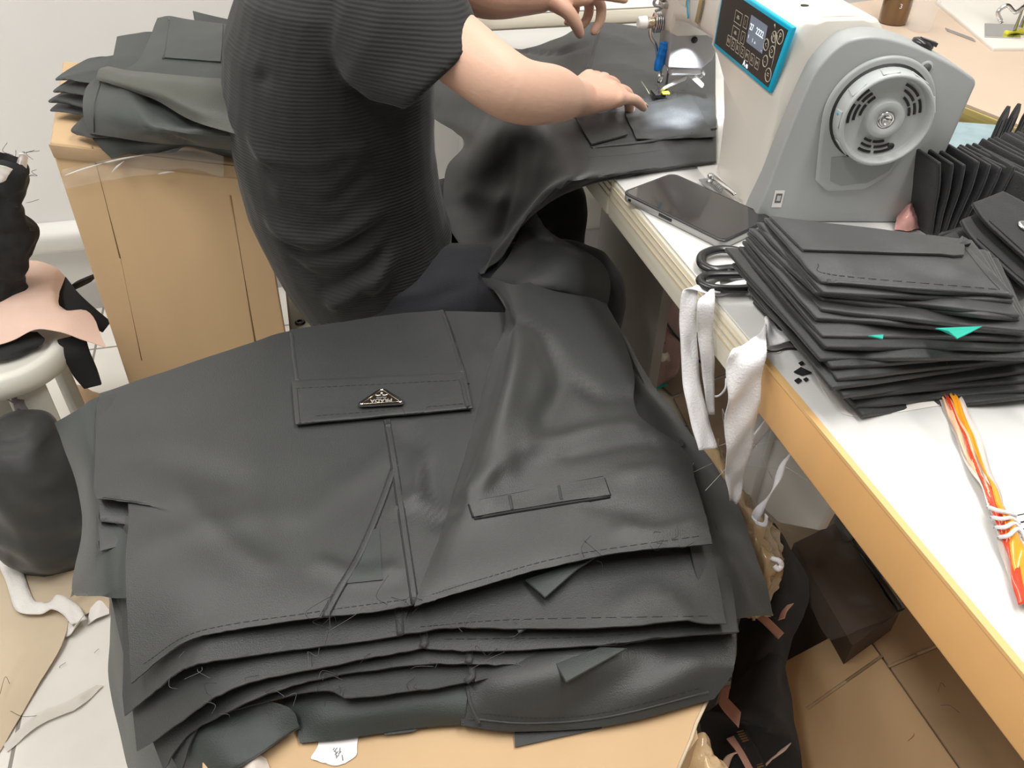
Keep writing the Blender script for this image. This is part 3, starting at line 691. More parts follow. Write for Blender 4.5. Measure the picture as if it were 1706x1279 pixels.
scr = creasefn([([PY(*q, 1.02) for q in c], a, w) for c, a, w in (
    ([(430, 130), (510, 125), (560, 110)], -.007, .010), ([(560, 110), (600, 160), (650, 230)], -.009, .014), ([(590, 60), (640, 75), (700, 30)], -.006, .012),
    ([(445, 260), (530, 265), (600, 250)], .006, .014), ([(450, 275), (540, 280), (575, 262)], -.006, .009), ([(420, 240), (500, 300), (560, 320)], .006, .012), ([(560, 325), (600, 300), (660, 290)], -.007, .010),
    ([(440, 380), (530, 400), (640, 355), (700, 335)], .012, .013), ([(455, 410), (545, 415), (640, 375), (690, 345)], -.009, .010), ([(520, 440), (600, 425), (660, 385)], .007, .010),
    ([(590, 470), (650, 430), (700, 370)], .009, .010), ([(470, 320), (560, 350)], .005, .012), ([(560, 500), (640, 452), (700, 392), (728, 350)], .014, .011), ([(545, 478), (620, 440), (680, 385), (715, 340)], -.011, .010), ([(620, 480), (680, 440), (715, 400)], .008, .008), ([(640, 120), (740, 95)], -.004, .010), ([(650, 130), (690, 160)], .005, .012), ([(480, 440), (560, 470), (610, 480)], -.006, .010))])
def sdisp(v, n):
    d = .004 * noise.noise(v * 7) + .002 * noise.noise(v * 19 + V((3, 1, 2)))
    return d + (scr(v) if v.y < 1.2 else 0)
shirt = fuse('shirt', [loft(rings), slR, slL], .005, 4, KNIT, person, disp=sdisp)
# trousers
tp = [loft([ring(-.195, .425, .110, .165), ring(-.20, .46, .122, .17), ring(-.215, .52, .125, .168), ring(-.24, .60, .115, .15)])]
for H, K, A in ((HIPR, KNR, ANR), (HIPL, KNL, ANL)):
    tp.append(limb([H + V((.0, 0, .0)), mid(H, K, .35), mid(H, K, .7), K, mid(K, A, .2), mid(K, A, .6), A], [.095, .088, .078, .068, .066, .058, .055]))
tcr = creasefn([([PY(*q, 1.03) for q in c], a, w) for c, a, w in (([(640, 500), (700, 480), (760, 440)], .005, .010), ([(690, 430), (740, 400)], -.005, .01), ([(720, 500), (780, 470)], -.004, .01))])
fuse('trousers', tp, .007, 5, NAVY, person, disp=lambda v, n: .004 * noise.noise(v * 8) + .002 * noise.noise(v * 22) + (tcr(v) if v.y < 1.15 else 0))
for A, nm in ((ANR, 'shoe'), (ANL, 'shoe')):
    fuse(nm, [limb([A - UP * .035 - FD * .03, A + FD * .06 - UP * .05, A + FD * .16 - UP * .055], [.045, .042, .032])], .006, 4, RUBBER, person)
# --- stool
so = V((-.232, 1.20, 0))
stool = thing('stool', 'cream board stool under the seated person beside the tall cardboard box', 'stool', so)
sx_, sy_ = FD, UD
bev(obj('seat', *boxo(so - sx_ * .15 - sy_ * .17 + UP * .395, sx_ * .36, sy_ * .36, UP * .022), STOOLM, stool, False), .006, 3)
for a, b in ((-.13, -.15), (.15, -.15), (-.13, .13), (.15, .13)):
    bev(obj('leg', *boxo(so + sx_ * a + sy_ * b, sx_ * .035, sy_ * .035, UP * .395), STOOLM, stool, False), .004)
bp_ = P(500, 537, .418)
obj('bolt', *lathe(bp_, UP, [(.0085, -.002), (.0085, .001), (.005, .0025), (.004, .001)], 18), mat('bolt_dark', (.10, .085, .07), .35, metal=.8), stool)
# ================================================================ big pile of black trousers in front
ZT = .602
# cardboard box underneath
bc = P(640, 1180, 0.0); bc.z = 0
cb1, cb2, cb3, cb4 = P(1178, 1172, .520), P(1098, 1345, .520), P(335, 1345, .520), P(335, 900, .520)
base = V((-.08, .55, 0))
box1 = thing('cardboard_box', 'brown cardboard box under the big pile of black trousers', 'box', base)
ins = .004
fp = [V((cb1.x - .012, .78, 0)), V((cb1.x - .012, cb1.y - .03, 0)), V((cb2.x - .01, cb2.y + .0, 0)), V((cb3.x, cb3.y, 0)), V((cb3.x + .0, .78, 0))]
obj('carton_body', *prism(fp, UP * .514), CARD, box1, False)
fl = [P(1178, 1165, .520), P(1160, 1205, .520), P(1152, 1228, .520), P(1130, 1279, .520), P(1098, 1345, .520), P(335, 1345, .520), P(340, 1130, .520), P(700, 1080, .520)]
bev(obj('top_flap', *prism(fl, -UP * .005), CARD, box1, False), .0012)
obj('cut_edge', *tube([P(1178, 1167, .5205), P(1160, 1205, .521), P(1152, 1230, .521), P(1130, 1281, .5205)], .0016, 6), KRAFT, box1)
st = cloth('torn_sticker', [[(530, 1205, .5212), (560, 1205, .5212), (600, 1205, .5212)], [(530, 1240, .5212), (560, 1240, .5212), (595, 1240, .5212)], [(518, 1262, .5212), (555, 1268, .5212), (593, 1258, .5212)], [(530, 1266, .5212), (556, 1275, .5212), (575, 1271, .5212)]], mat('sticker_white', (.80, .78, .79), .6), box1, t=.0004, nz=.0002, label='torn white paper sticker')
sb = MB()
for a in range(9):
    x, y = 557 + a * 1.6, 1245 + (a % 3) * 6
    sb.add(tube([P(x, y, .5218), P(x + random.uniform(-6, 6), y + random.uniform(3, 10), .5218)], .0004, 4))
obj('pencil_mark', sb.v, sb.f, mat('pencil', (.35, .33, .33), .7), box1)
t = cloth('plastic_scrap', [[(405, 1262, .5225), (425, 1252, .527), (445, 1262, .5225)], [(400, 1275, .523), (420, 1272, .533), (448, 1276, .523)], [(395, 1300, .5225), (420, 1300, .529), (450, 1298, .5225)]], mat('plastic_white', (.8, .72, .66), .15, alpha=.6), nz=.004, nscale=40, t=.0003)
tag(t, 'small crumpled clear plastic scrap at the bottom edge on the brown box', 'plastic scrap')

# ---------------- garments of the stack, lowest first
GR = 'stacked black trousers'
def garment(label): 
    return thing('trousers', label, 'trousers', (-.05, .6, .53), GR)
def lay(name, rows, par, m=NYLON, **k):
    k.setdefault('nz', .0022); k.setdefault('nscale', 8); k.setdefault('t', .0014)
    return cloth(name, rows, m, par, **k)
# G7: lowest sheets whose folded hems stick out over the box edge
g = garment('lowest trousers of the big pile with a folded hem over the tan box')
lay('left_leg', [[(440, 1080, .545), (560, 1080, .548), (680, 1080, .548), (790, 1080, .548)], [(470, 1165, .536), (560, 1140, .546), (680, 1150, .546), (780, 1150, .546)], [(490, 1203, .529), (560, 1192, .541), (680, 1185, .540), (775, 1188, .538)], [(499, 1237, .525), (570, 1231, .527), (690, 1214, .527), (772, 1207, .527)]], g, NYLONG, seed=3)
lay('hem_fold', [[(640, 1190, .530), (690, 1185, .530), (760, 1180, .530)], [(640, 1224, .525), (688, 1218, .525), (705, 1208, .525)]], g, NYLON2, nz=.0005)
o = lay('right_leg', [[(770, 1050, .552), (900, 1050, .556), (1060, 1040, .556), (1227, 1045, .548)], [(775, 1120, .550), (900, 1115, .566), (1060, 1090, .560), (1224, 1100, .545)], [(770, 1165, .542), (900, 1165, .552), (1060, 1145, .548), (1218, 1125, .538)], [(768, 1208, .530), (862, 1218, .529), (1010, 1209, .527), (1190, 1164, .527)]], g, NYLON, seed=5,
    creases=[([(840, 1150, .55), (930, 1120, .55), (1010, 1060, .55)], .006, .016), ([(960, 1180, .55), (1060, 1120, .55), (1120, 1070, .55)], -.006, .016), ([(1080, 1160, .55), (1150, 1110, .55)], .005, .014)])
seam('hem_seam', o, [(780, 1196), (880, 1204), (1010, 1194), (1180, 1152)], .0012, NYLON2, g)
stitches('hem_stitches', o, [(800, 1188), (900, 1196), (1010, 1186), (1170, 1145)], THREAD, g)
lay('inner_facing', [[(857, 1205, .526), (930, 1205, .526), (1010, 1200, .526)], [(858, 1244, .523), (930, 1228, .523), (1002, 1213, .523)]], g, NYLON2, nz=.0004)
seam('crotch_seam', o, [(778, 1140), (785, 1175), (800, 1206)], .0022, NYLON2, g)

layers_ = [
 # bottom edge of left leg, bottom edge of right leg, right edge top->bottom, left edge top->bottom, z, label
 dict(l=[(300, 1290, -.05), (330, 1210, -.02), (400, 1178, -.008), (537, 1150, 0), (584, 1163, 0), (700, 1150, 0), (790, 1135, 0)], r=[(790, 1135, 0), (900, 1112, 0), (975, 1080, .002), (1090, 1055, .002), (1225, 1050, 0)], re=[(1050, 600), (1150, 760), (1205, 900)], le=[(150, 720), (160, 900), (215, 1100)], z=.556,
      lab='trousers near the bottom of the big pile with a gap at the middle seam', m=NYLON2),
 dict(l=[(270, 1283, -.06), (312, 1221, -.03), (380, 1183, -.008), (460, 1150, 0), (550, 1127, 0), (700, 1109, 0), (785, 1106, 0)], r=[(785, 1106, 0), (870, 1105, 0), (1000, 1080, 0), (1100, 1062, 0), (1228, 1053, 0)], re=[(1060, 640), (1160, 770), (1208, 900)], le=[(155, 720), (163, 905), (215, 1120)], z=.564,
      lab='trousers low in the big pile with a loose thread loop on the edge', m=NYLON),
 dict(l=[(228, 1252, -.06), (316, 1191, -.02), (360, 1161, -.006), (430, 1133, 0), (545, 1111, 0), (640, 1093, 0), (710, 1079, 0)], r=[(710, 1079, 0), (810, 1084, 0), (1000, 1074, 0), (1110, 1060, 0), (1230, 1052, 0)], re=[(1060, 660), (1150, 770), (1212, 950)], le=[(158, 700), (166, 905), (205, 1050)], z=.573,
      lab='trousers fourth from the top of the big pile with wide frayed right edge', m=NYLON),
 dict(l=[(208, 1193, -.06), (260, 1150, -.03), (295, 1120, -.012), (330, 1105, 0), (430, 1089, 0), (521, 1078, 0), (670, 1058, 0)], r=[(670, 1058, 0), (755, 1044, .002), (860, 1046, .002), (1000, 1046, .002), (1130, 1036, .004), (1209, 1040, 0)], re=[(1068, 712), (1135, 745), (1192, 945)], le=[(160, 690), (166, 858), (200, 1000)], z=.583,
      lab='trousers second from the top of the big pile with a small pocket corner', m=NYLON)]
for i, L in enumerate(layers_):
    g = garment(L['lab']); z = L['z']
    top = [(170, 660), (320, 640), (480, 600), (640, 580), (700, 575), (760, 570), (790, 570)]
    bl = L['l']; n = len(bl); rows = []
    le = spline([V((*q, 0)) for q in [(170, 660)] + L['le'] + [bl[0][:2]]], 1)
    K = 5
    for k in range(K + 1):
        f = k / K; e = le[min(len(le) - 1, int(round(f * (len(le) - 1))))]
        row = []
        for j in range(n):
            tx, ty = top[min(j, 6)]; bx, by, dz = bl[j]
            x = tx + (bx - tx) * f; y = ty + (by - ty) * f
            if j == 0: x, y = e.x, e.y
            row.append((x, y, z + dz * f ** 2 + (.004 * math.sin(f * 3.14))))
        rows.append(row)
    rows[-1] = [(x, y, z + dz + .001) for x, y, dz in bl]
    lo_ = lay('left_leg', rows, g, L['m'], seed=i, fray=.0006)
    br = L['r']; n = len(br); rows = []
    rr = [V((*q, 0)) for q in [(1000, 560)] + L['re'] + [br[-1][:2]]]
    for k in range(K + 1):
        f = k / K; e = rr[min(len(rr) - 1, int(round(f * (len(rr) - 1))))]
        s = V((800, 620, 0)).lerp(V((*br[0][:2], 0)), f); row = []
        for j in range(n):
            g_ = j / (n - 1); q = s.lerp(e, g_); row.append((q.x, q.y, z + .003 * math.sin(f * 3.14) - (.010 * g_ * g_ if f < 1 else 0)))
        rows.append(row)
    rows[-1] = [(x, y, z + dz + .001) for x, y, dz in br]
    ro_ = lay('right_leg', rows, g, L['m'], seed=i + 9, fray=.0006, creases=[] if i != 3 else [([(1040, 1010, z), (1080, 985, z), (1120, 1000, z), (1135, 1030, z)], .004, .010)])
    sx, sy, _ = bl[-1]
    s0 = online(lo_, [(sx - 8, sy - 60), (sx - 5, sy - 30), (sx - 2, sy)], 4, .001)
    obj('crotch_seam', *tube(s0, .0035, 8, flat=(UP, .5)), NYLON2, g)
    stitches('edge_stitches', ro_, [(br[0][0] + 30, br[0][1] - 14), (br[2][0], br[2][1] - 14), (br[-1][0] - 30, br[-1][1] - 14)], THREAD, g)
    hs = [(P(a, b, z + .002), 5, .022) for a, b, _ in (bl[2], bl[3], bl[4], bl[5], br[1], br[2])]
    hairs('loose_thread', GTHREAD if i % 2 else THREAD, g, hs)
# pocket corners that peep out of the layers
def corner(pts, z, lab):
    v = [P(a, b, z + dz) for a, b, dz in pts]
    o = obj('pocket_piece', *prism(v, UP * .003), NYLONG, None, False); bev(o, .001)
    return tag(o, lab, 'pocket piece', 'pocket corners between the trouser layers')
corner([(875, 968, .0), (1000, 925, .003), (962, 950, .004), (908, 998, .002)], .588, 'dark triangular pocket corner under the topmost cut edge of the trouser pile')
corner([(855, 1040, .0), (890, 1040, .0), (865, 1057, .001)], .580, 'tiny pocket corner under the second cut edge of the trouser pile')
corner([(925, 1108, .001), (1000, 1080, .003), (1045, 1082, .003), (943, 1139, .002)], .566, 'large pocket corner above the shiny lowest panel of the trouser pile')
# hanging big panel at the left side
g = garment('trousers hanging down at the left end of the big pile with a curved edge')
lay('hanging_leg', [[(90, 704, .555), (130, 680, .575), (172, 657, .578), (300, 640, .576)], [(104, 740, .545), (140, 740, .572), (180, 740, .576), (300, 740, .574)], [(132, 825, .530), (160, 825, .566), (200, 830, .573), (320, 830, .572)], [(136, 900, .520), (165, 900, .560), (205, 900, .570), (330, 900, .570)], [(122, 990, .505), (160, 985, .548), (205, 985, .566), (330, 985, .566)],
    [(179, 984, .500), (196, 990, .540), (225, 1000, .560), (340, 1010, .562)], [(184, 1060, .47), (206, 1060, .52), (250, 1080, .55), (360, 1080, .556)], [(184, 1130, .44), (215, 1130, .49), (290, 1150, .532), (400, 1150, .550)], [(200, 1220, .42), (245, 1220, .485), (330, 1220, .530), (480, 1178, .545)], [(218, 1290, .40), (262, 1290, .46), (372, 1274, .529), (497, 1206, .534)], [(235, 1340, .37), (275, 1330, .44), (384, 1286, .527), (499, 1212, .530)]], g, NYLONG, nz=.003)
# right hand sheets
g = garment('trousers at the right end of the big pile beside the plastic bag')
o = lay('right_leg', [[(960, 480, .575), (990, 495, .570), (1010, 512, .560)], [(1000, 620, .588), (1050, 610, .580), (1090, 640, .552)], [(1040, 720, .586), (1110, 715, .580), (1150, 725, .548)], [(1100, 800, .583), (1160, 800, .575), (1210, 808, .540)], [(1140, 880, .580), (1200, 880, .570), (1246, 880, .535)], [(1160, 960, .577), (1220, 960, .563), (1270, 950, .530)], [(1190, 1040, .568), (1240, 1028, .552), (1291, 1022, .520)]], g, NYLON2, nz=.004, nscale=11, creases=[([(1130, 860, .58), (1190, 870, .58), (1250, 860, .56)], -.005, .012), ([(1200, 935, .57), (1230, 945, .57), (1250, 990, .56)], .005, .010)])
g = garment('trousers third from the top of the big pile with a wide matt right leg')
lay('right_leg', [[(940, 560, .578), (1010, 560, .578), (1045, 580, .574)], [(1000, 700, .578), (1060, 700, .578), (1120, 740, .572)], [(1060, 830, .578), (1130, 820, .577), (1185, 850, .570)], [(1100, 930, .577), (1170, 930, .575), (1215, 950, .566)], [(1120, 1050, .573), (1180, 1052, .570), (1231, 1053, .561)]], g, NYLON, nz=.003, fray=.0006)

# ---------------- the top garment being sewn
top = thing('trousers', 'topmost black trousers running from pile to sewing machine, with triangular metal badge', 'trousers', (-.05, .6, .59))
L0 = lay('left_leg', [
 [(165, 655, .580), (300, 610, .597), (420, 572, ZT), (485, 552, ZT), (640, 525, ZT), (740, 519, ZT), (850, 521, ZT)],
 [(160, 740, .586), (300, 735, .598), (400, 728, ZT), (480, 722, ZT), (620, 714, ZT), (740, 690, ZT), (825, 640, ZT)],
 [(161, 828, .589), (300, 830, .600), (400, 835, ZT), (470, 840, ZT), (610, 850, ZT), (700, 820, ZT), (790, 760, ZT)],
 [(212, 832, .590), (320, 880, .600), (400, 900, .601), (480, 915, .601), (590, 930, .601), (680, 920, ZT), (745, 880, ZT)],
 [(208, 970, .588), (320, 970, .599), (400, 975, .600), (470, 985, .600), (570, 985, .600), (660, 985, .600), (720, 955, .601)],
 [(218, 1138, .560), (268, 1096, .575), (315, 1066, .588), (400, 1047, .594), (530, 1029, .596), (620, 1019, .597), (697, 1006, .598)]],
 top, NYLON, nz=.0022, nscale=7, seed=21, su=9, sv=9, fray=.0004,
 creases=[([(500, 860, ZT), (640, 760, ZT)], .003, .016), ([(240, 900, .6), (330, 880, .6), (420, 860, .6)], .003, .018), ([(260, 760, .6), (380, 800, .6)], -.003, .018),
          ([(680, 720, ZT), (720, 780, ZT), (735, 860, ZT)], -.006, .014), ([(700, 760, ZT), (690, 830, ZT)], .005, .010), ([(660, 845, ZT), (700, 830, ZT), (735, 850, ZT)], .004, .006),
          ([(765, 560, ZT), (800, 600, ZT)], .004, .010), ([(780, 560, ZT), (830, 545, ZT)], .003, .008), ([(300, 820, ZT), (380, 900, ZT), (440, 940, ZT)], .0025, .012), ([(540, 940, ZT), (600, 960, ZT), (650, 950, ZT)], .004, .010)])
S2 = lay('right_leg', [
 [(803, 463, .598), (826, 466, .612), (858, 474, .630), (900, 470, .620), (955, 482, .598), (1010, 506, .572)],
 [(843, 523, .603), (850, 528, .632), (864, 532, .646), (920, 532, .628), (980, 545, .608), (1040, 565, .590)],
 [(818, 600, .603), (835, 604, .634), (856, 606, .648), (910, 606, .628), (985, 610, .612), (1056, 622, .598)],
 [(795, 690, .603), (812, 695, .628), (835, 700, .638), (900, 696, .620), (990, 690, .611), (1063, 690, .600)],
 [(765, 790, .603), (780, 795, .616), (805, 798, .622), (880, 780, .614), (1000, 765, .610), (1140, 748, .596)],
 [(738, 880, .603), (755, 884, .610), (790, 882, .610), (890, 850, .609), (1030, 820, .607), (1160, 810, .595)],
 [(708, 955, .602), (740, 960, .607), (800, 942, .606), (900, 915, .606), (1040, 880, .605), (1176, 860, .596)],
 [(690, 1009, .600), (735, 996, .601), (800, 977, .602), (900, 948, .603), (1040, 919, .604), (1187, 905, .596)]],
 top, NYLON, nz=.002, nscale=9, seed=33, su=9, sv=8, fray=.0004,
 creases=[([(860, 540, .64), (905, 570, .63), (930, 640, .62), (900, 700, .62)], -.006, .014), ([(790, 820, .62), (850, 760, .625), (900, 690, .63), (920, 600, .64)], .007, .016),
          ([(960, 640, .612), (1000, 660, .61), (1050, 655, .605)], -.004, .012), ([(880, 750, .615), (980, 720, .612), (1060, 705, .605)], .005, .010), ([(950, 760, .61), (1060, 735, .604), (1130, 745, .60)], -.004, .010),
          ([(760, 850, .61), (800, 830, .612), (830, 800, .615)], -.005, .009), ([(1050, 790, .606), (1110, 780, .602)], .004, .012), ([(1040, 880, .605), (1100, 885, .603), (1160, 870, .598)], .004, .010), ([(990, 840, .607), (1060, 850, .605)], -.003, .010)])
# cargo pocket and flap on the left leg
patch_on('cargo_pocket', L0, [(486, 549), (737, 517), (782, 640), (494, 660)], NYLON, top, .0018, wr=.0006)
for q in ([(580, 538), (586, 580), (593, 632)], [(660, 529), (667, 575), (676, 628)]):
    seam('pleat_seam', L0, q, .0042, NYLON, top, .35)
for q in ([(590, 538), (596, 580), (600, 632)], [(653, 530), (660, 575), (669, 628)], [(483, 552), (487, 590), (492, 640)], [(741, 519), (758, 565), (777, 628)], [(492, 551), (496, 590), (500, 640)], [(730, 520), (746, 565), (765, 628)]):
    seam('dark_seam_line', L0, q, .0009, THREAD, top, .8)
for q in ([(486, 551), (490, 590), (496, 640)], [(735, 518), (752, 565), (772, 628)]):
    seam('pocket_seam', L0, q, .0036, NYLON, top, .6)
pk = patch_on('pocket_flap', L0, [(487, 640), (775, 626), (788, 686), (493, 713)], NYLON, top, .0065, n=8, t=.0028)
bev(pk, .001)
for q in ([(492, 647), (770, 633)], [(496, 705), (782, 680)], [(495, 648), (500, 704)], [(768, 634), (778, 682)]):
    stitches('flap_stitches', pk, q, THREAD, top)
seam('flap_binding', pk, [(768, 630), (774, 655), (781, 684)], .0028, NYLON2, top, .4)
# badge: small metal triangle, apex away from the camera because the flap lies upside down
def ob(x, y, off=.0012): return on(pk, x, y, off)
bt = [ob(633.5, 651), ob(666, 672), ob(661, 677.5), ob(612, 680), ob(606, 676)]
bpl = thing('x', None, None); bpl.parent = None
bpy.data.objects.remove(bpl); 
cx_ = ob(636, 668); bx = (ob(664, 671) - ob(608, 674)).normalized(); bz = UP; by = bz.cross(bx).normalized()   # by points away from the camera
bx = -bx; byt = -by                                                                                  # text reads from the other side
def BQ(x, y, z=0): return cx_ - bx * x + by * y + UP * (.0016 + z)
def tri(s, z, h): # rounded triangle
    pts = []
    for (x, y), a0, a1 in (((0, .0135), 40, 140), ((-.0205, -.0075), 150, 270), ((.0205, -.0075), 270, 390)):
        for k in range(5):
            a = math.radians(a0 + (a1 - a0) * k / 4); pts.append(BQ(x * 1 + s * math.cos(a), y + s * math.sin(a), z))
    return prism(pts, UP * h)
badge = obj('metal_badge', *tri(.0055, 0, .0012), RUBBER, top, False, label='triangular black and silver enamel badge'); bev(badge, .0005)
obj('badge_face', *tri(.0022, .0012, .0008), mat('badge_enamel', (.022, .016, .012), .2, coat=.5), badge, False)
rim = [BQ(0, .0150, .0022), BQ(-.0218, -.0090, .0022), BQ(.0218, -.0090, .0022), BQ(0, .0150, .0022)]
obj('badge_rim', *tube(rim, .0007, 6), GOLD, badge)
for x, y in ((0, .0150), (-.0215, -.0088), (.0215, -.0088)): obj('badge_screw', *lathe(BQ(x, y, .0016), UP, [(.0021, 0), (.0021, .0008), (.0015, .0014)], 14), CHROME, badge)
SILV = mat('badge_silver', (.80, .78, .72), .3, metal=.6)
text('badge_lettering', 'PRADA', .0078, BQ(0, -.0048, .0021), bx, byt, SILV, badge, .0003, bold=.00008)
text('badge_lettering', 'MILANO', .0030, BQ(0, .0006, .0021), bx, byt, SILV, badge, .0002)
eb = MB()
eb.add(lathe(BQ(0, .0085, .0020), UP, [(.0016, 0), (.0013, .0006)], 12)); obj('badge_crest', eb.v, eb.f, SILV, badge)
for s in (-1, 1): obj('badge_scroll', *tube(spline([BQ(.001 * s, .005, .0022), BQ(.004 * s, .0042, .0022), BQ(.007 * s, .0055, .0022)], 4), [.0007] * 8 + [.0004], 6), SILV, badge)
# seams of the top garment
seam('crotch_seam', L0, [(645, 700), (660, 790), (675, 890), (692, 1006)], .0036, NYLON, top, .4)
for q in ([(640, 702), (654, 790), (669, 890), (686, 1006)], [(654, 772), (628, 845), (594, 925), (559, 985), (535, 1030)]): seam('dark_seam_line', L0, q, .0009, THREAD, top, .8)
stitches('crotch_stitches', L0, [(640, 700), (655, 790), (670, 890), (685, 1000)], THREAD, top)
seam('fly_edge', L0, [(659, 775), (634, 845), (600, 925), (565, 985), (541, 1030)], .0034, NYLON, top, .45)
stitches('fly_stitches', L0, [(653, 772), (627, 845), (592, 925), (556, 985), (532, 1028)], THREAD, top)
patch_on('pocket_facing', L0, [(616, 885), (632, 880), (637, 966), (578, 972)], NYLONG, top, .0012, wr=.0004)
stitches('facing_stitches', L0, [(629, 884), (632, 966)], THREAD, top); stitches('facing_stitches', L0, [(582, 968), (634, 962)], THREAD, top)
stitches('hem_stitches', L0, [(240, 1105), (330, 1052), (520, 1020), (680, 998)], THREAD, top)
# welt pocket on the right leg
patch_on('welt_pocket', S2, [(782, 838), (1005, 796), (1015, 826), (790, 862)], NYLON, top, .0030, n=8, t=.0020, wr=.0012)
for q in ([(781, 839), (890, 818), (1005, 796)], [(790, 863), (900, 845), (1016, 827)], [(1005, 797), (1015, 826)], [(783, 840), (790, 862)]):
    seam('welt_seam', S2, q, .0022, THREAD, top, .9)
for x, y in ((848, 826), (930, 810)): seam('welt_crease', S2, [(x, y), (x + 5, y + 26)], .0026, NYLON2, top, 1.6)
stitches('hem_stitches', S2, [(720, 990), (800, 965), (950, 925), (1170, 892)], THREAD, top)
hairs('loose_thread', THREAD, top, [(on(S2, 1110, 905, 0), 14, .02), (on(S2, 1000, 925, 0), 6, .03), (P(540, 1030, .6), 8, .035), (P(640, 1016, .6), 6, .03), (P(690, 1006, .6), 6, .02)])
hairs('loose_thread', GTHREAD, top, [(P(810, 1060, .6), 3, .05), (P(530, 1060, .6), 4, .04)])
# the part that lies on the machine table and falls to the lap
S1 = lay('sewn_leg', [
 [(690, 118, .66), (760, 95, .715), (822, 72, .773), (870, 80, .777), (930, 64, .777), (985, 38, .784), (1080, 46, .772), (1192, 75, .767)],
 [(700, 165, .64), (765, 140, .705), (830, 118, .773), (880, 115, .777), (930, 105, .777), (1000, 95, .772), (1090, 100, .768), (1192, 120, .767)],
 [(715, 192, .63), (788, 184, .705), (820, 178, .745), (850, 172, .772), (900, 165, .773), (1000, 160, .772), (1100, 158, .769), (1192, 165, .767)],
 [(772, 234, .66), (800, 235, .70), (850, 220, .75), (900, 215, .772), (960, 205, .772), (1030, 200, .773), (1110, 200, .770), (1193, 210, .767)],
 [(745, 276, .62), (790, 300, .64), (850, 285, .69), (900, 270, .745), (960, 262, .771), (1040, 252, .772), (1110, 250, .770), (1193, 245, .767)],
 [(738, 330, .598), (795, 350, .61), (845, 335, .66), (900, 312, .72), (955, 298, .768), (1030, 285, .770), (1110, 274, .769), (1193, 262, .767)],
 [(745, 372, .592), (795, 405, .597), (830, 395, .618), (868, 370, .665), (905, 338, .722), (1000, 295, .767), (1100, 281, .767), (1193, 268, .767)],
 [(790, 445, .592), (803, 458, .596), (812, 452, .600), (838, 425, .625), (870, 378, .66), (925, 331, .722), (1005, 299, .760), (1193, 271, .765)]],
 top, NYLON, nz=.0025, nscale=9, seed=41, su=8, sv=8,
 creases=[([(800, 460, .60), (825, 420, .62), (850, 375, .66), (900, 330, .72), (960, 305, .768)], .007, .010), ([(990, 40, .78), (985, 90, .775), (975, 120, .773)], .004, .008), ([(985, 115, .772), (1040, 110, .772), (1100, 130, .77)], .004, .012),
          ([(1050, 165, .77), (1110, 165, .77), (1180, 180, .77)], -.003, .006), ([(1090, 175, .77), (1140, 185, .77), (1190, 200, .77)], .003, .006), ([(1030, 235, .77), (1110, 215, .77), (1190, 212, .77)], -.003, .005), ([(1060, 245, .77), (1130, 228, .77), (1190, 225, .77)], .003, .006),
          ([(1070, 140, .77), (1090, 150, .77), (1100, 165, .77)], .0035, .004), ([(1115, 160, .77), (1150, 150, .77), (1190, 160, .77)], .0035, .005), ([(1120, 170, .77), (1160, 172, .77), (1192, 190, .767)], -.003, .005), ([(1090, 170, .77), (1080, 190, .77), (1085, 215, .77)], .003, .005), ([(1000, 60, .775), (1060, 75, .77), (1100, 70, .77)], .004, .010), ([(870, 85, .775), (930, 90, .775), (975, 75, .778)], -.005, .008), ([(820, 240, .73), (835, 300, .69), (820, 380, .63)], -.010, .016), ([(770, 320, .62), (830, 330, .66)], .006, .014)])
o = S1
pk2 = patch_on('cargo_pocket', S1, [(1040, 190), (1150, 160), (1190, 232), (1060, 235)], NYLON, top, .003, wr=.0016)
patch_on('pocket_flap', S1, [(958, 200), (1015, 190), (1045, 228), (985, 244)], NYLON, top, .004, t=.0022)
seam('pocket_edge', S1, [(985, 246), (1060, 239), (1130, 228), (1192, 214)], .0030, NYLON2, top, .7)
seam('pocket_seam', S1, [(1050, 172), (1075, 205), (1100, 234)], .0016, mat('grey_seam', (.20, .21, .23), .6), top, .4)
seam('panel_seam', S1, [(1000, 38), (990, 80), (978, 120)], .0030, NYLON2, top, .6)
stitches('basting_stitches', S1, [(978, 262), (1040, 258), (1100, 250)], GTHREAD, top)
hairs('loose_thread', THREAD, top, [(ML(.012, .372, .012), 14, .035)])
# part that hangs behind the twist, over the knee
KN = lay('knee_drape', [
 [(880, 350, .68), (890, 352, .685), (896, 360, .68), (898, 380, .66)],
 [(868, 385, .635), (890, 392, .645), (920, 402, .645), (960, 412, .632)],
 [(845, 430, .618), (890, 432, .640), (945, 430, .640), (1003, 440, .612)],
 [(818, 462, .606), (880, 468, .628), (950, 474, .618), (1016, 470, .585)],
 [(815, 480, .600), (880, 490, .612), (950, 500, .595), (1012, 512, .560)]], top, NYLON2, nz=.002)
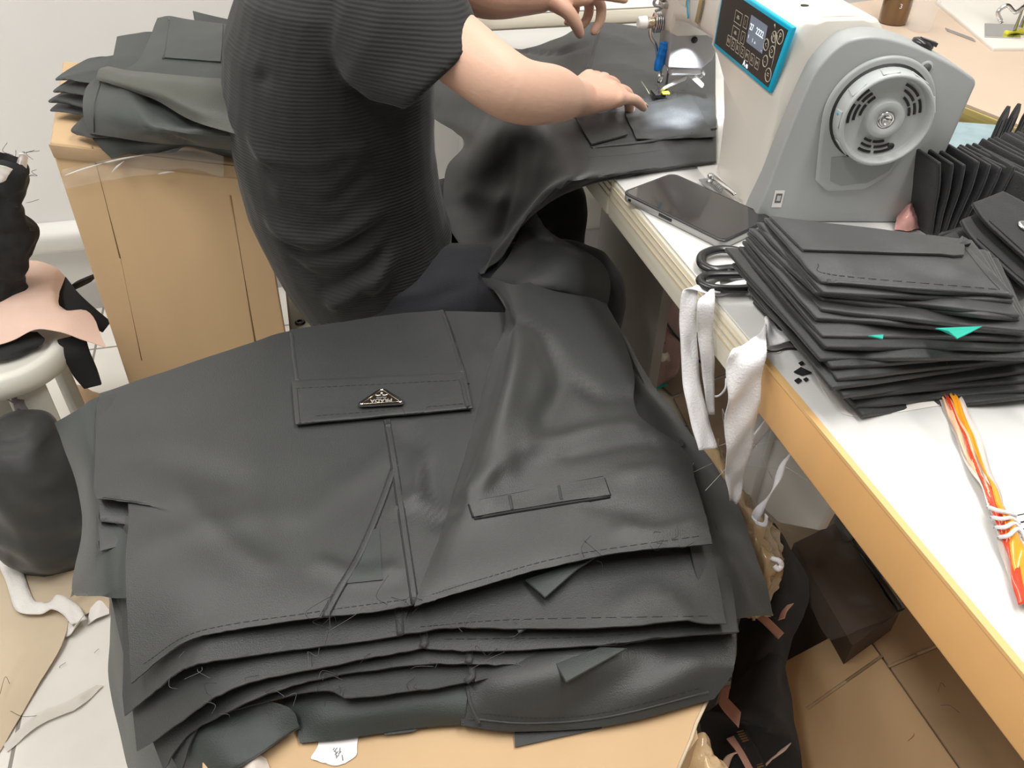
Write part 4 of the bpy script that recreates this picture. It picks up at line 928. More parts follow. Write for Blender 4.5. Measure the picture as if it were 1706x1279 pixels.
# ================================================================ left side: tall box, fabric pile on it, stool with scraps, floor litter
fl_ = P(82, 237, .72); fr_d = (P(377, 270, .72) - fl_); fr_d.z = 0; fr_d.normalize()
fn = V((fr_d.y, -fr_d.x, 0))                      # outward (towards camera)
fr = PL(476, 552, fl_, fn); fr.z = .72
bl_ = P(104, 101, .72); dep = bl_ - fl_
tall = thing('cardboard_box', 'tall brown cardboard box beside the white wall carrying a fabric pile', 'box', fl_ - UP * .72)
q = [fl_, fr, fr + dep, bl_]
bev(obj('carton_body', *prism([v - UP * .72 for v in q], UP * .72), CARD, tall, False), .004, 2)
def onf(x, y, off=.0008): return PL(x, y, fl_ + fn * off, fn)
bev(obj('front_flap', *prism([onf(82, 239, 0), onf(400, 276, 0), onf(404, 296, 0), onf(92, 262, 0)], fn * .003), CARD2, tall, False), .0012)
for a, b, w in (((152, 243), (200, 430), .0016), ((383, 325), (425, 570), .0022), ((200, 430), (236, 600), .0012)):
    obj('crease', *tube([onf(*a, .0), onf(*b, .0)], w, 8, flat=(fn, .25)), mat('crease_card', (.44, .29, .15), .8), tall)
tp_ = cloth('packing_tape', [[onf(x, y + dy, .007 + .003 * ((i + k) % 2)) for i, (x, y) in enumerate(((104, 282), (150, 272), (205, 262), (260, 255), (310, 246), (372, 262)))] for k, dy in enumerate((0, 10, 22, 34))], FILM, tall, nz=.003, nscale=40, t=.0003, up=fn, label='clear crinkled packing tape')
for a, b in (((104, 294), (170, 272)), ((185, 288), (207, 268)), ((262, 290), (292, 286)), ((170, 272), (240, 258))):
    obj('tape_crinkle', *tube(spline([onf(*a, .010), onf((a[0] + b[0]) / 2, (a[1] + b[1]) / 2 - 1, .013), onf(*b, .010)], 4), [.0003, .0009, .0012, .0014, .0014, .0012, .001, .0006, .0003], 5), mat('tape_shine', (.9, .9, .88), .08, alpha=.65), tall)
# ---- fabric pile on the tall box
GP = 'black trouser panels on the tall box'
def panel(label, rows, m=NYLONG, **k):
    k.setdefault('nz', .002); k.setdefault('t', .0016)
    o = cloth('trouser_panel', rows, m, None, **k); return tag(o, label, 'trouser panel', GP)
panel('lowest trouser panel on the tall box with the bottom pointed tip', [[(130, 150, .745), (200, 150, .75), (330, 140, .75)], [(83, 184, .735), (140, 182, .74), (330, 180, .745)], [(125, 183, .728), (180, 200, .735), (330, 220, .74)]], NYLON2)
panel('trouser panel on the tall box whose pointed tip is second from the bottom', [[(120, 145, .758), (200, 140, .76), (330, 130, .76)], [(80, 169, .748), (120, 160, .755), (330, 165, .755)], [(118, 172, .742), (170, 185, .748), (330, 200, .75)]], NYLON2)
panel('trouser panel on the tall box whose pointed tip is third from the bottom', [[(125, 125, .772), (200, 120, .775), (330, 110, .775)], [(88, 152, .762), (125, 145, .768), (330, 150, .77)], [(120, 153, .758), (170, 165, .763), (330, 190, .765)]], NYLON2)
panel('trouser panel on the tall box with the topmost pointed tip', [[(165, 94, .79), (200, 90, .79), (330, 60, .79)], [(140, 100, .786), (200, 110, .788), (330, 90, .788)], [(92, 131, .776), (135, 125, .782), (330, 120, .785)], [(120, 132, .773), (160, 138, .778), (330, 140, .78)]], NYLONG)
panel('trouser panel with straight top edge at the back of the pile on the tall box', [[(195, 61, .80), (225, 56, .803), (256, 53, .803), (330, 60, .80)], [(188, 95, .795), (220, 96, .797), (250, 98, .797), (330, 100, .797)], [(180, 120, .79), (220, 122, .79), (260, 124, .79), (330, 124, .79)]])
panel('thin trouser panel tip at the top of the pile beside the shirt back', [[(321, 18, .812), (345, 24, .813), (380, 32, .812)], [(324, 36, .808), (350, 40, .808), (385, 44, .808)]], NYLON2, nz=.0006)
up_ = panel('upper trouser panel with a square pocket on the tall box', [[(262, 29, .815), (280, 26, .818), (300, 29, .818), (345, 36, .816), (395, 42, .815)], [(250, 60, .810), (275, 60, .814), (305, 62, .815), (350, 66, .815), (400, 70, .814)], [(234, 96, .803), (270, 98, .808), (305, 100, .81), (350, 100, .81), (400, 104, .81)], [(208, 116, .797), (260, 122, .80), (305, 126, .803), (350, 130, .805), (400, 134, .805)]])
patch_on('square_pocket', up_, [(285, 31), (372, 42), (368, 105), (275, 98)], NYLONG, up_, .0025, t=.0022, wr=.0005)
seam('pocket_seam', up_, [(283, 31), (279, 62), (273, 98)], .0026, NYLON2, up_, .5)
fr1 = panel('front trouser panel draped over the near edge of the tall box', [
    [(158, 128, .796), (205, 140, .80), (260, 150, .802), (330, 160, .80), (400, 170, .80)],
    [(142, 150, .783), (190, 165, .793), (255, 185, .795), (320, 200, .792), (400, 205, .79)],
    [(139, 185, .765), (190, 200, .778), (260, 218, .78), (320, 225, .778), (400, 232, .776)],
    [(148, 222, .742), (200, 230, .752), (262, 238, .752), (320, 242, .752), (400, 252, .75)]], NYLONG,
    creases=[([(205, 142, .80), (235, 185, .79), (262, 225, .778), (310, 235, .76)], .006, .008), ([(250, 165, .80), (290, 190, .795), (320, 205, .79)], -.006, .010), ([(300, 225, .78), (340, 220, .78), (380, 222, .78)], .006, .010)])
seam('side_seam', fr1, [(168, 135), (158, 175), (157, 220)], .0016, NYLON2, fr1, .6)
panel('under panel of the pile hanging over the front of the tall box', [[(150, 205, .745), (210, 215, .748), (280, 225, .748), (330, 230, .748), (400, 240, .748)], [(155, 232, .732), (205, 238, .736), (270, 242, .736), (320, 243, .736), (400, 256, .735)], [(186, 264, .712), (222, 256, .722), (285, 256, .718), (318, 245, .725), (400, 270, .716)]], NYLONG, nz=.0015)
panel('small pointed trouser panel corner left of the draped front panel', [[(139, 194, .748), (150, 195, .75), (200, 200, .75)], [(118, 216, .736), (140, 215, .742), (200, 215, .745)], [(128, 225, .732), (150, 228, .738), (200, 228, .74)]], NYLON2, nz=.0005)
panel('olive tinted folded trouser panel across the middle of the pile on the tall box', [
    [(180, 110, .806), (215, 116, .812), (270, 122, .818), (330, 128, .82), (400, 132, .82)],
    [(166, 114, .808), (205, 124, .816), (265, 134, .824), (330, 145, .825), (400, 152, .825)],
    [(161, 124, .804), (200, 138, .811), (262, 156, .817), (325, 176, .815), (400, 185, .812)],
    [(160, 132, .800), (203, 146, .804), (258, 166, .806), (318, 200, .80), (400, 225, .79)]], mat('black_nylon_olive', (.042, .045, .034), .45, bump=.25, bscale=900, sheen=.25), nz=.0015)
# ---- white plastic stool with scraps on it
wc = P(-8, 572, .37)
ws = thing('plastic_stool', 'round white plastic stool under the pink fabric at the left edge', 'stool', wc - UP * .37)
obj('seat', *lathe(wc - UP * .045, UP, [(.102, 0), (.112, .004), (.116, .02), (.114, .040), (.106, .046), (.096, .046), (.090, .040)], 48), BIN, ws)
for a in (20, 110, 200, 290):
    r = math.radians(a - 62); d = V((math.cos(r), math.sin(r), 0)); s = V((-d.y, d.x, 0)); o0 = wc - UP * .045
    top_ = [o0 + d * .088 - s * .030, o0 + d * .088 + s * .030, o0 + d * .070 + s * .030, o0 + d * .070 - s * .030]
    bot_ = [wc - UP * .37 + d * .098 - s * .034, wc - UP * .37 + d * .098 + s * .034, wc - UP * .37 + d * .080 + s * .034, wc - UP * .37 + d * .080 - s * .034]
    bev(obj('leg', *loft([bot_, top_]), BIN, ws, False), .005, 2)
t = cloth('fabric_scraps', [[(-30, 560, 0.382), (20, 552, 0.385), (62, 552, 0.382)], [(-30, 585, 0.380), (20, 580, 0.384), (75, 566, 0.380)], [(-30, 606, 0.374), (20, 596, 0.375), (60, 580, 0.374)]], BLACKF, nz=.004, nscale=30)
tag(t, 'dark fabric scrap lying on the white plastic stool under the pink fabric', 'fabric scrap')
t = cloth('fabric_piece', [
    [(-15, 455, 0.402), (20, 437, 0.410), (60, 436, 0.412), (90, 445, 0.410), (109, 460, 0.402)],
    [(-15, 490, 0.408), (20, 480, 0.418), (60, 478, 0.420), (85, 480, 0.416), (99, 492, 0.406)],
    [(-15, 522, 0.405), (20, 514, 0.414), (60, 512, 0.416), (88, 510, 0.412), (104, 514, 0.405)],
    [(-15, 552, 0.398), (20, 542, 0.406), (65, 535, 0.410), (108, 525, 0.406), (150, 522, 0.390)],
    [(-15, 578, 0.390), (20, 568, 0.395), (60, 550, 0.402), (112, 558, 0.396), (177, 578, 0.375)]], PINK, nz=.005, nscale=14, creases=[([(40, 545, 0.400), (50, 515, 0.410), (70, 500, 0.410)], .006, .006)])
tag(t, 'pale pink cut fabric piece draped over the white stool', 'fabric piece')
GS = 'black padded straps by the white stool'
def strap(label, pts, w, sides):
    o = ribbon('strap', pts, w, BLACKF, None, sides, t=.006, n=8, nz=.001); bev(o, .002); return tag(o, label, 'strap', GS)
strap('black rounded strap end hanging below the pink fabric', [(118, 560, 0.378), (128, 590, 0.350), (142, 620, 0.310), (155, 644, 0.280)], [.045, .042, .040, .030], V((.9, .35, .1)))
strap('black strap lying between the pink fabric and the tall box', [(96, 478, 0.390), (118, 500, 0.388), (145, 520, 0.370), (178, 545, 0.340)], [.05, .04, .03, .026], V((.3, .8, .3)))
strap('short black strap behind the pink fabric pointing up to the tall box', [(98, 490, 0.380), (125, 476, 0.378), (156, 462, 0.360)], [.035, .03, .022], V((.3, .8, .2)))
rr_ = []
for cx, cy, hw in ((0, 470, 40), (0, 445, 44), (10, 425, 46), (14, 395, 40), (8, 365, 32), (8, 335, 27), (12, 305, 32), (14, 285, 30), (8, 268, 20), (6, 260, 8)):
    c = PY(cx, cy, 1.25); rr_.append(ell(c, V((hw / 1400 * 1.45, 0, 0)), V((0, hw / 1400 * 1.2, 0)), 24))
b0 = PY(0, 470, 1.25); rr_.insert(0, ell(V((b0.x, 1.25, .372)), V((.045, 0, 0)), V((0, .04, 0)), 24))
t = fuse('fabric_roll', [loft(rr_)], .004, 3, BLACKF, None, disp=lambda v, n: .012 * noise.noise(v * 22) + .006 * noise.noise(v * 50 + V((4, 2, 1))))
tag(t, 'crumpled black fabric offcuts hanging at the left edge above the pink fabric', 'fabric roll')
t = cloth('paper_scrap', [[PY(-20, 272, 1.208), PY(4, 276, 1.203), PY(21, 281, 1.211)], [PY(-20, 292, 1.211), PY(4, 292, 1.205), PY(14, 290, 1.207)], [PY(-20, 306, 1.213), PY(0, 304, 1.207), PY(6, 300, 1.209)]], PAPER, nz=.003, nscale=40)
tag(t, 'small white torn scrap on the black offcuts at the left edge', 'paper scrap')
t = cloth('fabric_tip', [[PY(-20, 248, 1.203), PY(5, 254, 1.207), PY(30, 262, 1.203)], [PY(-20, 262, 1.205), PY(5, 266, 1.207), PY(27, 272, 1.203)]], BLACKF, nz=.002)
tag(t, 'black cloth tip above the white torn scrap at the left edge', 'fabric scrap')
t = cloth('paper_scrap', [[PY(32, 256, 1.203), PY(40, 256, 1.205), PY(47, 262, 1.211)], [PY(28, 270, 1.213), PY(36, 274, 1.205), PY(44, 280, 1.213)]], PAPER, nz=.002, nscale=40)
tag(t, 'narrow white scrap beside the frayed black offcuts on the left', 'paper scrap')
t = hairs('frayed_threads', THREAD, None, [(PY(40, 262, 1.225), 10, .035), (PY(52, 290, 1.225), 8, .03), (PY(40, 340, 1.225), 6, .02), (PY(55, 380, 1.225), 6, .015)], r=.0004)
tag(t, 'frayed black threads sticking out of the black offcuts', 'threads', kind='stuff')
# ---- black sack in front
skc = PY(8, 690, 1.01); skc.z = 0
sk = fuse('sack', [loft([ell(skc + UP * z, V((a, 0, 0)), V((0, b, 0)), 24) for z, a, b in ((.0, .075, .07), (.06, .10, .085), (.15, .106, .09), (.23, .09, .075), (.29, .06, .055), (.31, .03, .03))])], .006, 4, NYLON2, None,
    disp=lambda v, n: .020 * noise.noise(v * 9) + .010 * noise.noise(v * 20 + V((2, 5, 1))))
tag(sk, 'black bulging fabric sack at the left edge in front of the white stool', 'sack')
t = cloth('grey_cloth', [[(-20, 598, .36), (5, 605, .36), (30, 622, .345)], [(-20, 630, .35), (10, 640, .345), (38, 650, .32)], [(-20, 660, .32), (15, 672, .31), (48, 688, .28)]], mat('grey_cloth', (.22, .21, .22), .85, bump=.4, bscale=300), nz=.008, nscale=30, fray=.0015)
tag(t, 'grey frayed cloth lying on top of the black sack', 'cloth')
# ---- kraft paper and white tie on the floor
t = cloth('kraft_paper', [
    [(-80, 872, .012), (20, 848, .010), (75, 822, .016), (125, 834, .022)], [(-80, 945, .006), (20, 930, .006), (80, 912, .008), (138, 905, .018)],
    [(-80, 1010, .005), (20, 1010, .005), (75, 1002, .006), (117, 994, .014)], [(-80, 1100, .004), (10, 1090, .004), (60, 1080, .006), (108, 1062, .012)],
    [(-80, 1200, .004), (-10, 1180, .004), (30, 1166, .005), (58, 1150, .006)], [(-80, 1300, .003), (-40, 1285, .003), (-15, 1270, .003), (2, 1248, .003)]], KRAFT, nz=.003, nscale=12, creases=[([(0, 1150, .004), (40, 1090, .005)], .004, .004), ([(-40, 960, .006), (60, 970, .006), (110, 950, .01)], .004, .008)])
tag(t, 'large sheet of brown kraft paper on the floor at the left', 'paper')
t = cloth('paper_scrap', [[(108, 1002, .02), (135, 984, .035), (158, 978, .040), (178, 982, .03)], [(118, 1020, .012), (140, 1000, .02), (160, 996, .022), (181, 998, .02)], [(125, 1040, .004), (145, 1022, .008), (165, 1018, .008), (182, 1022, .006)]], KRAFT, nz=.003, nscale=30)
tag(t, 'curled strip of brown paper beside the hanging trouser edge', 'paper scrap')
t = cloth('paper_scrap', [[(150, 1010, .012), (166, 996, .020), (180, 990, .018)], [(146, 1040, .006), (162, 1030, .010), (182, 1022, .008)]], PAPER, nz=.002, nscale=30)
tag(t, 'white torn paper under the curled brown strip on the floor', 'paper scrap')
t = ribbon('cloth_tie', [(2, 872, .03), (8, 920, .014), (24, 960, .012), (42, 1008, .012), (70, 1012, .016), (92, 1003, .026), (116, 1014, .026), (132, 1036, .020)], [.048, .042, .030, .030, .024, .026, .026, .024], mat('tie_white', (.78, .75, .71), .8, bump=.5, bscale=300, var=.1), None, [V((1, .2, 0)), V((1, .1, 0)), V((.9, .4, 0)), V((.7, .7, 0)), V((.1, 1, .1)), V((0, 1, .3)), V((.4, .9, .1)), V((.9, .5, 0))], t=.0012, nz=.004, wob=.0015)
tag(t, 'white cloth tie lying knotted on the brown kraft paper', 'cloth tie')
t = ribbon('cloth_tie', [(134, 1030, .024), (124, 1046, .012), (104, 1050, .010), (88, 1056, .006)], [.022, .026, .030, .032], mat('tie_white', (.78, .75, .71), .8), None, V((.3, .9, .1)), t=.0012, nz=.003)
tag(t, 'short white cloth end folded at the tip of the long white tie', 'cloth tie')
t = cloth('tissue_strip', [[(160, 1140, .003), (120, 1165, .004), (60, 1190, .004), (5, 1240, .003)], [(172, 1142, .003), (130, 1178, .006), (70, 1205, .006), (12, 1252, .003)]], mat('tissue', (.78, .74, .68), .5, alpha=.7), nz=.004, nscale=30, t=.0004)
tag(t, 'thin crumpled strip of film on the white floor near the kraft paper', 'film strip')
t = hairs('loose_threads', THREAD, None, [(P(50, 1200, .003), 3, .05), (P(195, 1240, .003), 2, .05), (P(95, 1110, .003), 2, .02), (P(170, 1080, .003), 2, .012), (P(25, 1130, .008), 2, .05)], r=.0004)
tag(t, 'dark loose threads scattered on the white floor at the lower left', 'threads', kind='stuff')
t = cloth('paper_scrap', [[(112, 640, .02), (135, 640, .03), (165, 655, .01)], [(118, 700, .02), (140, 690, .02), (170, 680, .005)]], CARD2, nz=.006, nscale=20)
tag(t, 'brown paper scrap on the floor between the stool leg and the tall box', 'paper scrap')
# ================================================================ under the tables
def vplane(s, n): return edge(s) + ND * n
SHEET = mat('floor_card', (.40, .30, .21), .8, col2=(.26, .19, .13), vscale=9, bump=.2, bscale=40)
for pts, lab in (([(1010, 560), (1130, 500), (1240, 610), (1120, 660)], 'far brown cardboard sheet on the floor under the sewing table'),
                 ([(1122, 664), (1243, 614), (1330, 740), (1190, 800)], 'middle brown cardboard sheet on the floor beside the hanging tapes'),
                 ([(1192, 806), (1332, 746), (1420, 900), (1280, 960)], 'near brown cardboard sheet on the floor below the grey metal panel')):
    o = obj('cardboard_sheet', *prism([P(x, y, .002) for x, y in pts], UP * .004), SHEET, None, False); tag(o, lab, 'cardboard sheet', 'cardboard sheets on the floor under the tables')
# mauve cloth bag with pale label
bgc = P(1075, 545, .12)
bag = thing('cloth_bag', 'mauve cloth bag with a stained pale label on the floor under the sewing table', 'bag', V((bgc.x, bgc.y, .006)))
bz = V((bgc.x, bgc.y, .006))
bagm = fuse('bag_body', [loft([ell(bz + UP * z, ND * a, UD * b, 24, .8) for z, a, b in ((0, .075, .09), (.03, .088, .105), (.12, .088, .105), (.20, .08, .095), (.25, .06, .07), (.262, .045, .05))])], .006, 4, MAUVE, bag, disp=lambda v, n: .012 * noise.noise(v * 11) + .005 * noise.noise(v * 30))
BV[bagm] = BVHTree.FromPolygons([LOC[bag] + v.co for v in bagm.data.vertices], [tuple(p.vertices) for p in bagm.data.polygons])
patch_on('label', bagm, [(1048, 540), (1098, 528), (1116, 600), (1072, 628)], mat('label_cream', (.82, .76, .66), .7, col2=(.55, .45, .34), vscale=16), bag, .003, wr=.001)
hairs('dark_threads', THREAD, bag, [(P(1040, 470, .25), 8, .04), (P(1104, 575, .2), 6, .03)])
t = cloth('plastic_scrap', [[(1058, 470, .31), (1080, 452, .33), (1100, 460, .31)], [(1060, 492, .30), (1082, 486, .325), (1106, 485, .30)], [(1076, 505, .28), (1088, 508, .30), (1112, 500, .27)], [(1082, 518, .265), (1092, 524, .28), (1106, 516, .26)]], PWHITE, nz=.010, nscale=40, t=.001)
tag(t, 'crumpled white plastic scrap on top of the mauve bag', 'plastic scrap')
t = cloth('fabric_scrap', [[(1080, 632, .012), (1105, 626, .012)], [(1086, 652, .012), (1112, 640, .012)]], TEAL, nz=.003, nscale=30)
tag(t, 'small teal scrap on the floor beside the mauve bag', 'fabric scrap')
t = obj('cable', *tube(spline([P(1098, 500, .30), P(1110, 535, .22), P(1140, 575, .12), P(1180, 615, .02)], 8), .0035, 8), RUBBER); tag(t, 'thin black cable running down beside the mauve bag', 'cable')
# grey metal panel, dark box, boxes
po = P(1400, 700, .45); s_ = (po - EA).dot(UD)
gp = [PL(x, y, EA + ND * .09, ND) for x, y in ((1230, 810), (1345, 600), (1470, 720), (1440, 800), (1395, 822), (1362, 884), (1298, 872))]
o = obj('metal_panel', *prism(gp, ND * .012), mat('panel_grey', (.56, .54, .51), .38), None, False); bev(o, .002); tag(o, 'bare grey metal panel hanging under the orange edged table', 'metal panel')
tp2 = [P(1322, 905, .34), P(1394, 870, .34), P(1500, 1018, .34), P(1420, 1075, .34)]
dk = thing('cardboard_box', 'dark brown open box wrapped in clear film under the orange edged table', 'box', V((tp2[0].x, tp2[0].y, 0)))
obj('carton_body', *prism([v - UP * .34 for v in tp2], UP * .34), mat('carton_shaded', (.075, .048, .034), .65, var=.3, vscale=6), dk, False)  # cardboard colour darkened to carry the under-table shade and the film
obj('rim', *tube([tp2[1] + UP * .003, tp2[1].lerp(tp2[2], .5) + UP * .006, tp2[2] + UP * .003], .005, 8), RUBBER, dk)
bev(obj('corner_guard', *prism([P(1388, 868, .345), P(1402, 866, .345), P(1422, 900, .345), P(1408, 906, .345)], UP * .012), mat('guard_grey', (.08, .085, .08), .6), dk), .003)
cloth('film_cover', [[(1300, 880, .36), (1345, 868, .37), (1395, 862, .36)], [(1320, 930, .352), (1370, 920, .36), (1430, 920, .352)], [(1345, 1000, .352), (1400, 990, .355), (1470, 985, .352)], [(1380, 1070, .345), (1430, 1050, .347), (1505, 1020, .346)]], FILM2, dk, nz=.008, nscale=22, t=.0004)
bx_ = [P(1395, 795, .22), P(1500, 745, .22), P(1700, 985, .22), P(1585, 1035, .22)]
b4 = thing('cardboard_box', 'brown box far back under the orange edged table behind the dark film wrapped box', 'box', V((bx_[0].x, bx_[0].y, 0)))
obj('carton_body', *prism([v - UP * .22 for v in bx_], UP * .22), CARD2, b4, False)
obj('flap_gap', *tube([P(1440, 990, .2205), P(1560, 935, .2205)], .0025, 6, flat=(UP, .3)), DARK, b4)
ZB = .30
a_, c_ = P(1245, 1134, ZB), P(1700, 903, ZB); m_ = P(1430, 1036, ZB); dd = (P(1600, 1279, ZB) - m_).normalized()
b5 = thing('cardboard_box', 'closed brown box with meeting flaps at the lower right under the orange edged table', 'box', V((m_.x, m_.y, 0)))
obj('carton_body', *prism([v - UP * ZB for v in (a_, c_, c_ + dd * .5, a_ + dd * .5)], UP * (ZB - .008)), CARD2, b5, False)
g1 = (c_ - a_).normalized() * .0018
bev(obj('flap', *prism([a_, m_ - g1, m_ - g1 + dd * .5, a_ + dd * .5], -UP * .005), CARD, b5, False), .0015)
bev(obj('flap', *prism([m_ + g1 - UP * .001, c_ - UP * .001, c_ + dd * .5 - UP * .001, m_ + g1 + dd * .5 - UP * .001], -UP * .005), CARD2, b5, False), .0015)
for p0, p1 in (((1345, 1180), (1470, 1092)), ((1480, 1110), (1575, 1070))):
    obj('crease', *tube([P(*p0, ZB + .0002), P(*p1, ZB + .0002)], .002, 6, flat=(UP, .3)), CARD2, b5)
hairs('dark_threads', THREAD, b5, [(P(1530, 1240, ZB), 3, .03), (P(1620, 1190, ZB), 3, .04), (P(1600, 1150, ZB), 2, .03)])
b5t = cloth('torn_corner', [[(1410, 1034, .305), (1430, 1026, .309), (1446, 1028, .305)], [(1418, 1046, .303), (1432, 1046, .304), (1442, 1044, .303)]], KRAFT, b5, nz=.002, nscale=60)
# clear / brown film bag beside the pile
t = cloth('plastic_bag', [
    [(1160, 725, .50), (1182, 730, .50), (1196, 738, .47), (1205, 760, .43)], [(1180, 790, .50), (1212, 792, .51), (1232, 806, .48), (1245, 830, .43)],
    [(1215, 850, .495), (1245, 852, .51), (1270, 866, .49), (1288, 890, .44)], [(1240, 905, .49), (1270, 905, .50), (1294, 918, .48), (1298, 945, .44)],
    [(1250, 955, .47), (1272, 955, .48), (1284, 962, .47), (1284, 985, .44)], [(1258, 1000, .46), (1268, 1000, .46), (1276, 1000, .45), (1272, 1016, .43)],
    [(1238, 1030, .50), (1248, 1034, .50), (1256, 1030, .48), (1262, 1026, .46)]], FILMB, nz=.012, nscale=35, t=.0005, su=8, sv=8)
tag(t, 'crumpled brownish clear plastic bag along the right side of the trouser pile', 'plastic bag')
for p0, lab in ((1290, 'tie of the brownish plastic bag, a small white curl at its end'),):
    o = obj('bag_tie', *tube(spline([P(1284, 930, .49), P(1298, 934, .495), P(1302, 942, .49), P(1296, 948, .488), P(1290, 942, .49)], 6), .003, 8), TAPE); tag(o, lab, 'bag tie')
# black garments with pink straps
t = thing('garment', 'black garment with pink tapes hanging between the pile and the dark box', 'garment', P(1280, 1000, .3))
g1_ = cloth('body_fabric', [[(1274, 868, .40), (1282, 866, .405), (1290, 872, .40)], [(1262, 920, .40), (1296, 910, .415), (1322, 926, .385)], [(1250, 985, .40), (1300, 975, .42), (1352, 968, .36)], [(1235, 1030, .41), (1290, 1040, .42), (1330, 1040, .375)], [(1225, 1090, .40), (1270, 1090, .42), (1316, 1088, .39)], [(1215, 1155, .38), (1250, 1150, .39), (1300, 1140, .37)]], BLACKF, t, nz=.006, nscale=16, t=.002)
ribbon('pink_tape', [on(g1_, 1252, 1028, .009), on(g1_, 1272, 1040, .009), on(g1_, 1290, 1064, .009)], .011, PINKSTRAP, t, V((.6, .6, 0)), t=.0015)
ribbon('pink_tape', [on(g1_, 1305, 1006, .009), on(g1_, 1296, 1022, .009), on(g1_, 1292, 1036, .009)], .009, PINKSTRAP, t, V((.8, .3, 0)), t=.0015)
t = thing('garment', 'black garment with zip and crossing pink tapes at the bottom edge', 'garment', P(1250, 1200, .3))
g2_ = cloth('body_fabric', [[(1262, 1104, .405), (1285, 1094, .415), (1305, 1106, .40)], [(1215, 1150, .40), (1268, 1140, .425), (1322, 1158, .375)], [(1185, 1178, .415), (1260, 1190, .43), (1332, 1205, .37)], [(1166, 1200, .40), (1250, 1215, .41), (1332, 1250, .36)], [(1180, 1250, .39), (1240, 1262, .40), (1330, 1300, .355)], [(1210, 1330, .37), (1260, 1330, .38), (1325, 1345, .35)]], BLACKF, t, nz=.008, nscale=13, t=.002, creases=[([(1230, 1190, .42), (1280, 1200, .42), (1320, 1240, .38)], .012, .012), ([(1200, 1230, .41), (1240, 1210, .41)], -.008, .01)])
def rb(name, pts, w, m, side): return ribbon(name, [on(g2_, x, y, .009) for x, y in pts], w, m, t, side, t=.0015)
ribbon('pink_tape', [on(g2_, 1186, 1178, .010), on(g2_, 1208, 1176, .010), on(g2_, 1224, 1166, .010)], .018, PINKSTRAP, t, V((.3, .9, 0)), t=.0015)
rb('pink_tape', [(1216, 1228), (1232, 1250), (1248, 1285)], .010, PINKSTRAP, V((.9, .4, 0)))
rb('pink_tape', [(1304, 1236), (1280, 1258), (1258, 1285)], .011, PINK, V((.7, .7, 0)))
rb('pink_tape', [(1236, 1250), (1218, 1258), (1206, 1285)], .010, PINK, V((.8, .3, 0)))
zp = [on(g2_, x, y, .010) for x, y in ((1232, 1226), (1243, 1250), (1258, 1285))]
ribbon('zip_tape', zp, .014, BLACKF, t, V((.9, .35, 0)), t=.001)
zb = MB()
for k in range(16):
    p = zp[0].lerp(zp[2], (k + .5) / 16) + UP * .0015; zb.add(boxo(p - V((.0035, 0, 0)), V((.007, .002, 0)), V((-.0004, .0012, 0)), UP * .0012))
o = obj('zip_teeth', zb.v, zb.f, mat('zip_brass', (.45, .32, .16), .35, metal=.9), t, False); o['kind'] = 'stuff'
t = cloth('plastic_scrap', [[(1160, 1228, .47), (1172, 1222, .47), (1186, 1250, .45)], [(1150, 1262, .465), (1178, 1262, .475), (1206, 1280, .45)], [(1130, 1310, .46), (1170, 1310, .47), (1210, 1320, .45)]], mat('film_amber', (.85, .62, .36), .12, alpha=.7, coat=.6), nz=.012, nscale=40, t=.0004)
tag(t, 'shiny amber plastic film between the tan box and the black zipped garment', 'plastic scrap')
# ---- white cotton tapes over the table edge
def he(x, y, n): return PL(x, y, EA + ND * n, ND)
tp_s = UD * 1.0
GT = 'white cotton tapes hanging over the table edge'
XW = V((1, .15, 0))
t = ribbon('cotton_tape', [P(1262, 466, .768), P(1225, 478, .765), P(1188, 484, .764), P(1162, 476, .768), he(1148, 490, -.024), he(1147, 560, -.026), he(1153, 640, -.026), he(1166, 700, -.024), he(1180, 748, -.022)], [.018, .019, .018, .018, .017, .018, .019, .020, .0205], TAPE, None, [V((.3, 1, 0)), V((.2, 1, 0)), V((.1, 1, 0)), UD + XW, XW, XW, XW, XW + V((0, 0, .05)), XW + V((0, 0, .08))], t=.0009, nz=.002, wob=.001, n=10)
tag(t, 'white cotton tape with square cut end hanging beside the scissors', 'cotton tape', GT)
t = ribbon('cotton_tape', [P(1200, 478, .769), P(1184, 482, .769), he(1176, 506, -.020), he(1176, 560, -.016), he(1180, 620, -.010), he(1184, 690, -.006)], [.018, .020, .018, .016, .013, .008], TAPE, None, [V((.1, 1, 0)), UD + XW, XW, XW, XW, XW], t=.0009, nz=.003, n=10)
tag(t, 'narrow white cotton tape strand just behind the square cut tape', 'cotton tape', GT)
t = ribbon('cotton_tape', [P(1325, 556, .764), P(1292, 552, .766), P(1264, 558, .770), he(1245, 590, -.028), he(1238, 660, -.028), he(1232, 730, -.022), he(1225, 790, -.012), he(1223, 836, -.004)], [.040, .042, .038, .034, .032, .028, .020, .008], TAPE, None, [V((.1, 1, 0)), UD, UD + XW, XW, XW, XW, XW, XW], t=.0012, nz=.004, wob=.003, n=10, seg=8)
tag(t, 'widest white cotton tape hanging at the joint of the two tables', 'cotton tape', GT)
t = ribbon('cotton_tape', [he(1222, 826, .004), he(1216, 800, .01), he(1240, 760, .03), he(1275, 712, .05), he(1320, 655, .08)], [.010, .014, .015, .016, .016], TAPE, None, V((.6, .3, -.7)), t=.0009, nz=.002)
tag(t, 'slanting white tape from under the orange edge to the wide tape end', 'cotton tape', GT)
t = ribbon('cotton_tape', [he(1335, 725, .03), he(1312, 760, .03), he(1298, 790, .03), he(1282, 825, .03), he(1262, 856, .03), he(1256, 866, .03), he(1272, 874, .03), he(1276, 858, .03)], [.010, .013, .009, .013, .014, .012, .006, .005], TAPE, None, [UD, ND + UD, UD, ND + UD, UD, UD, UD, UD], t=.0012, nz=.003)
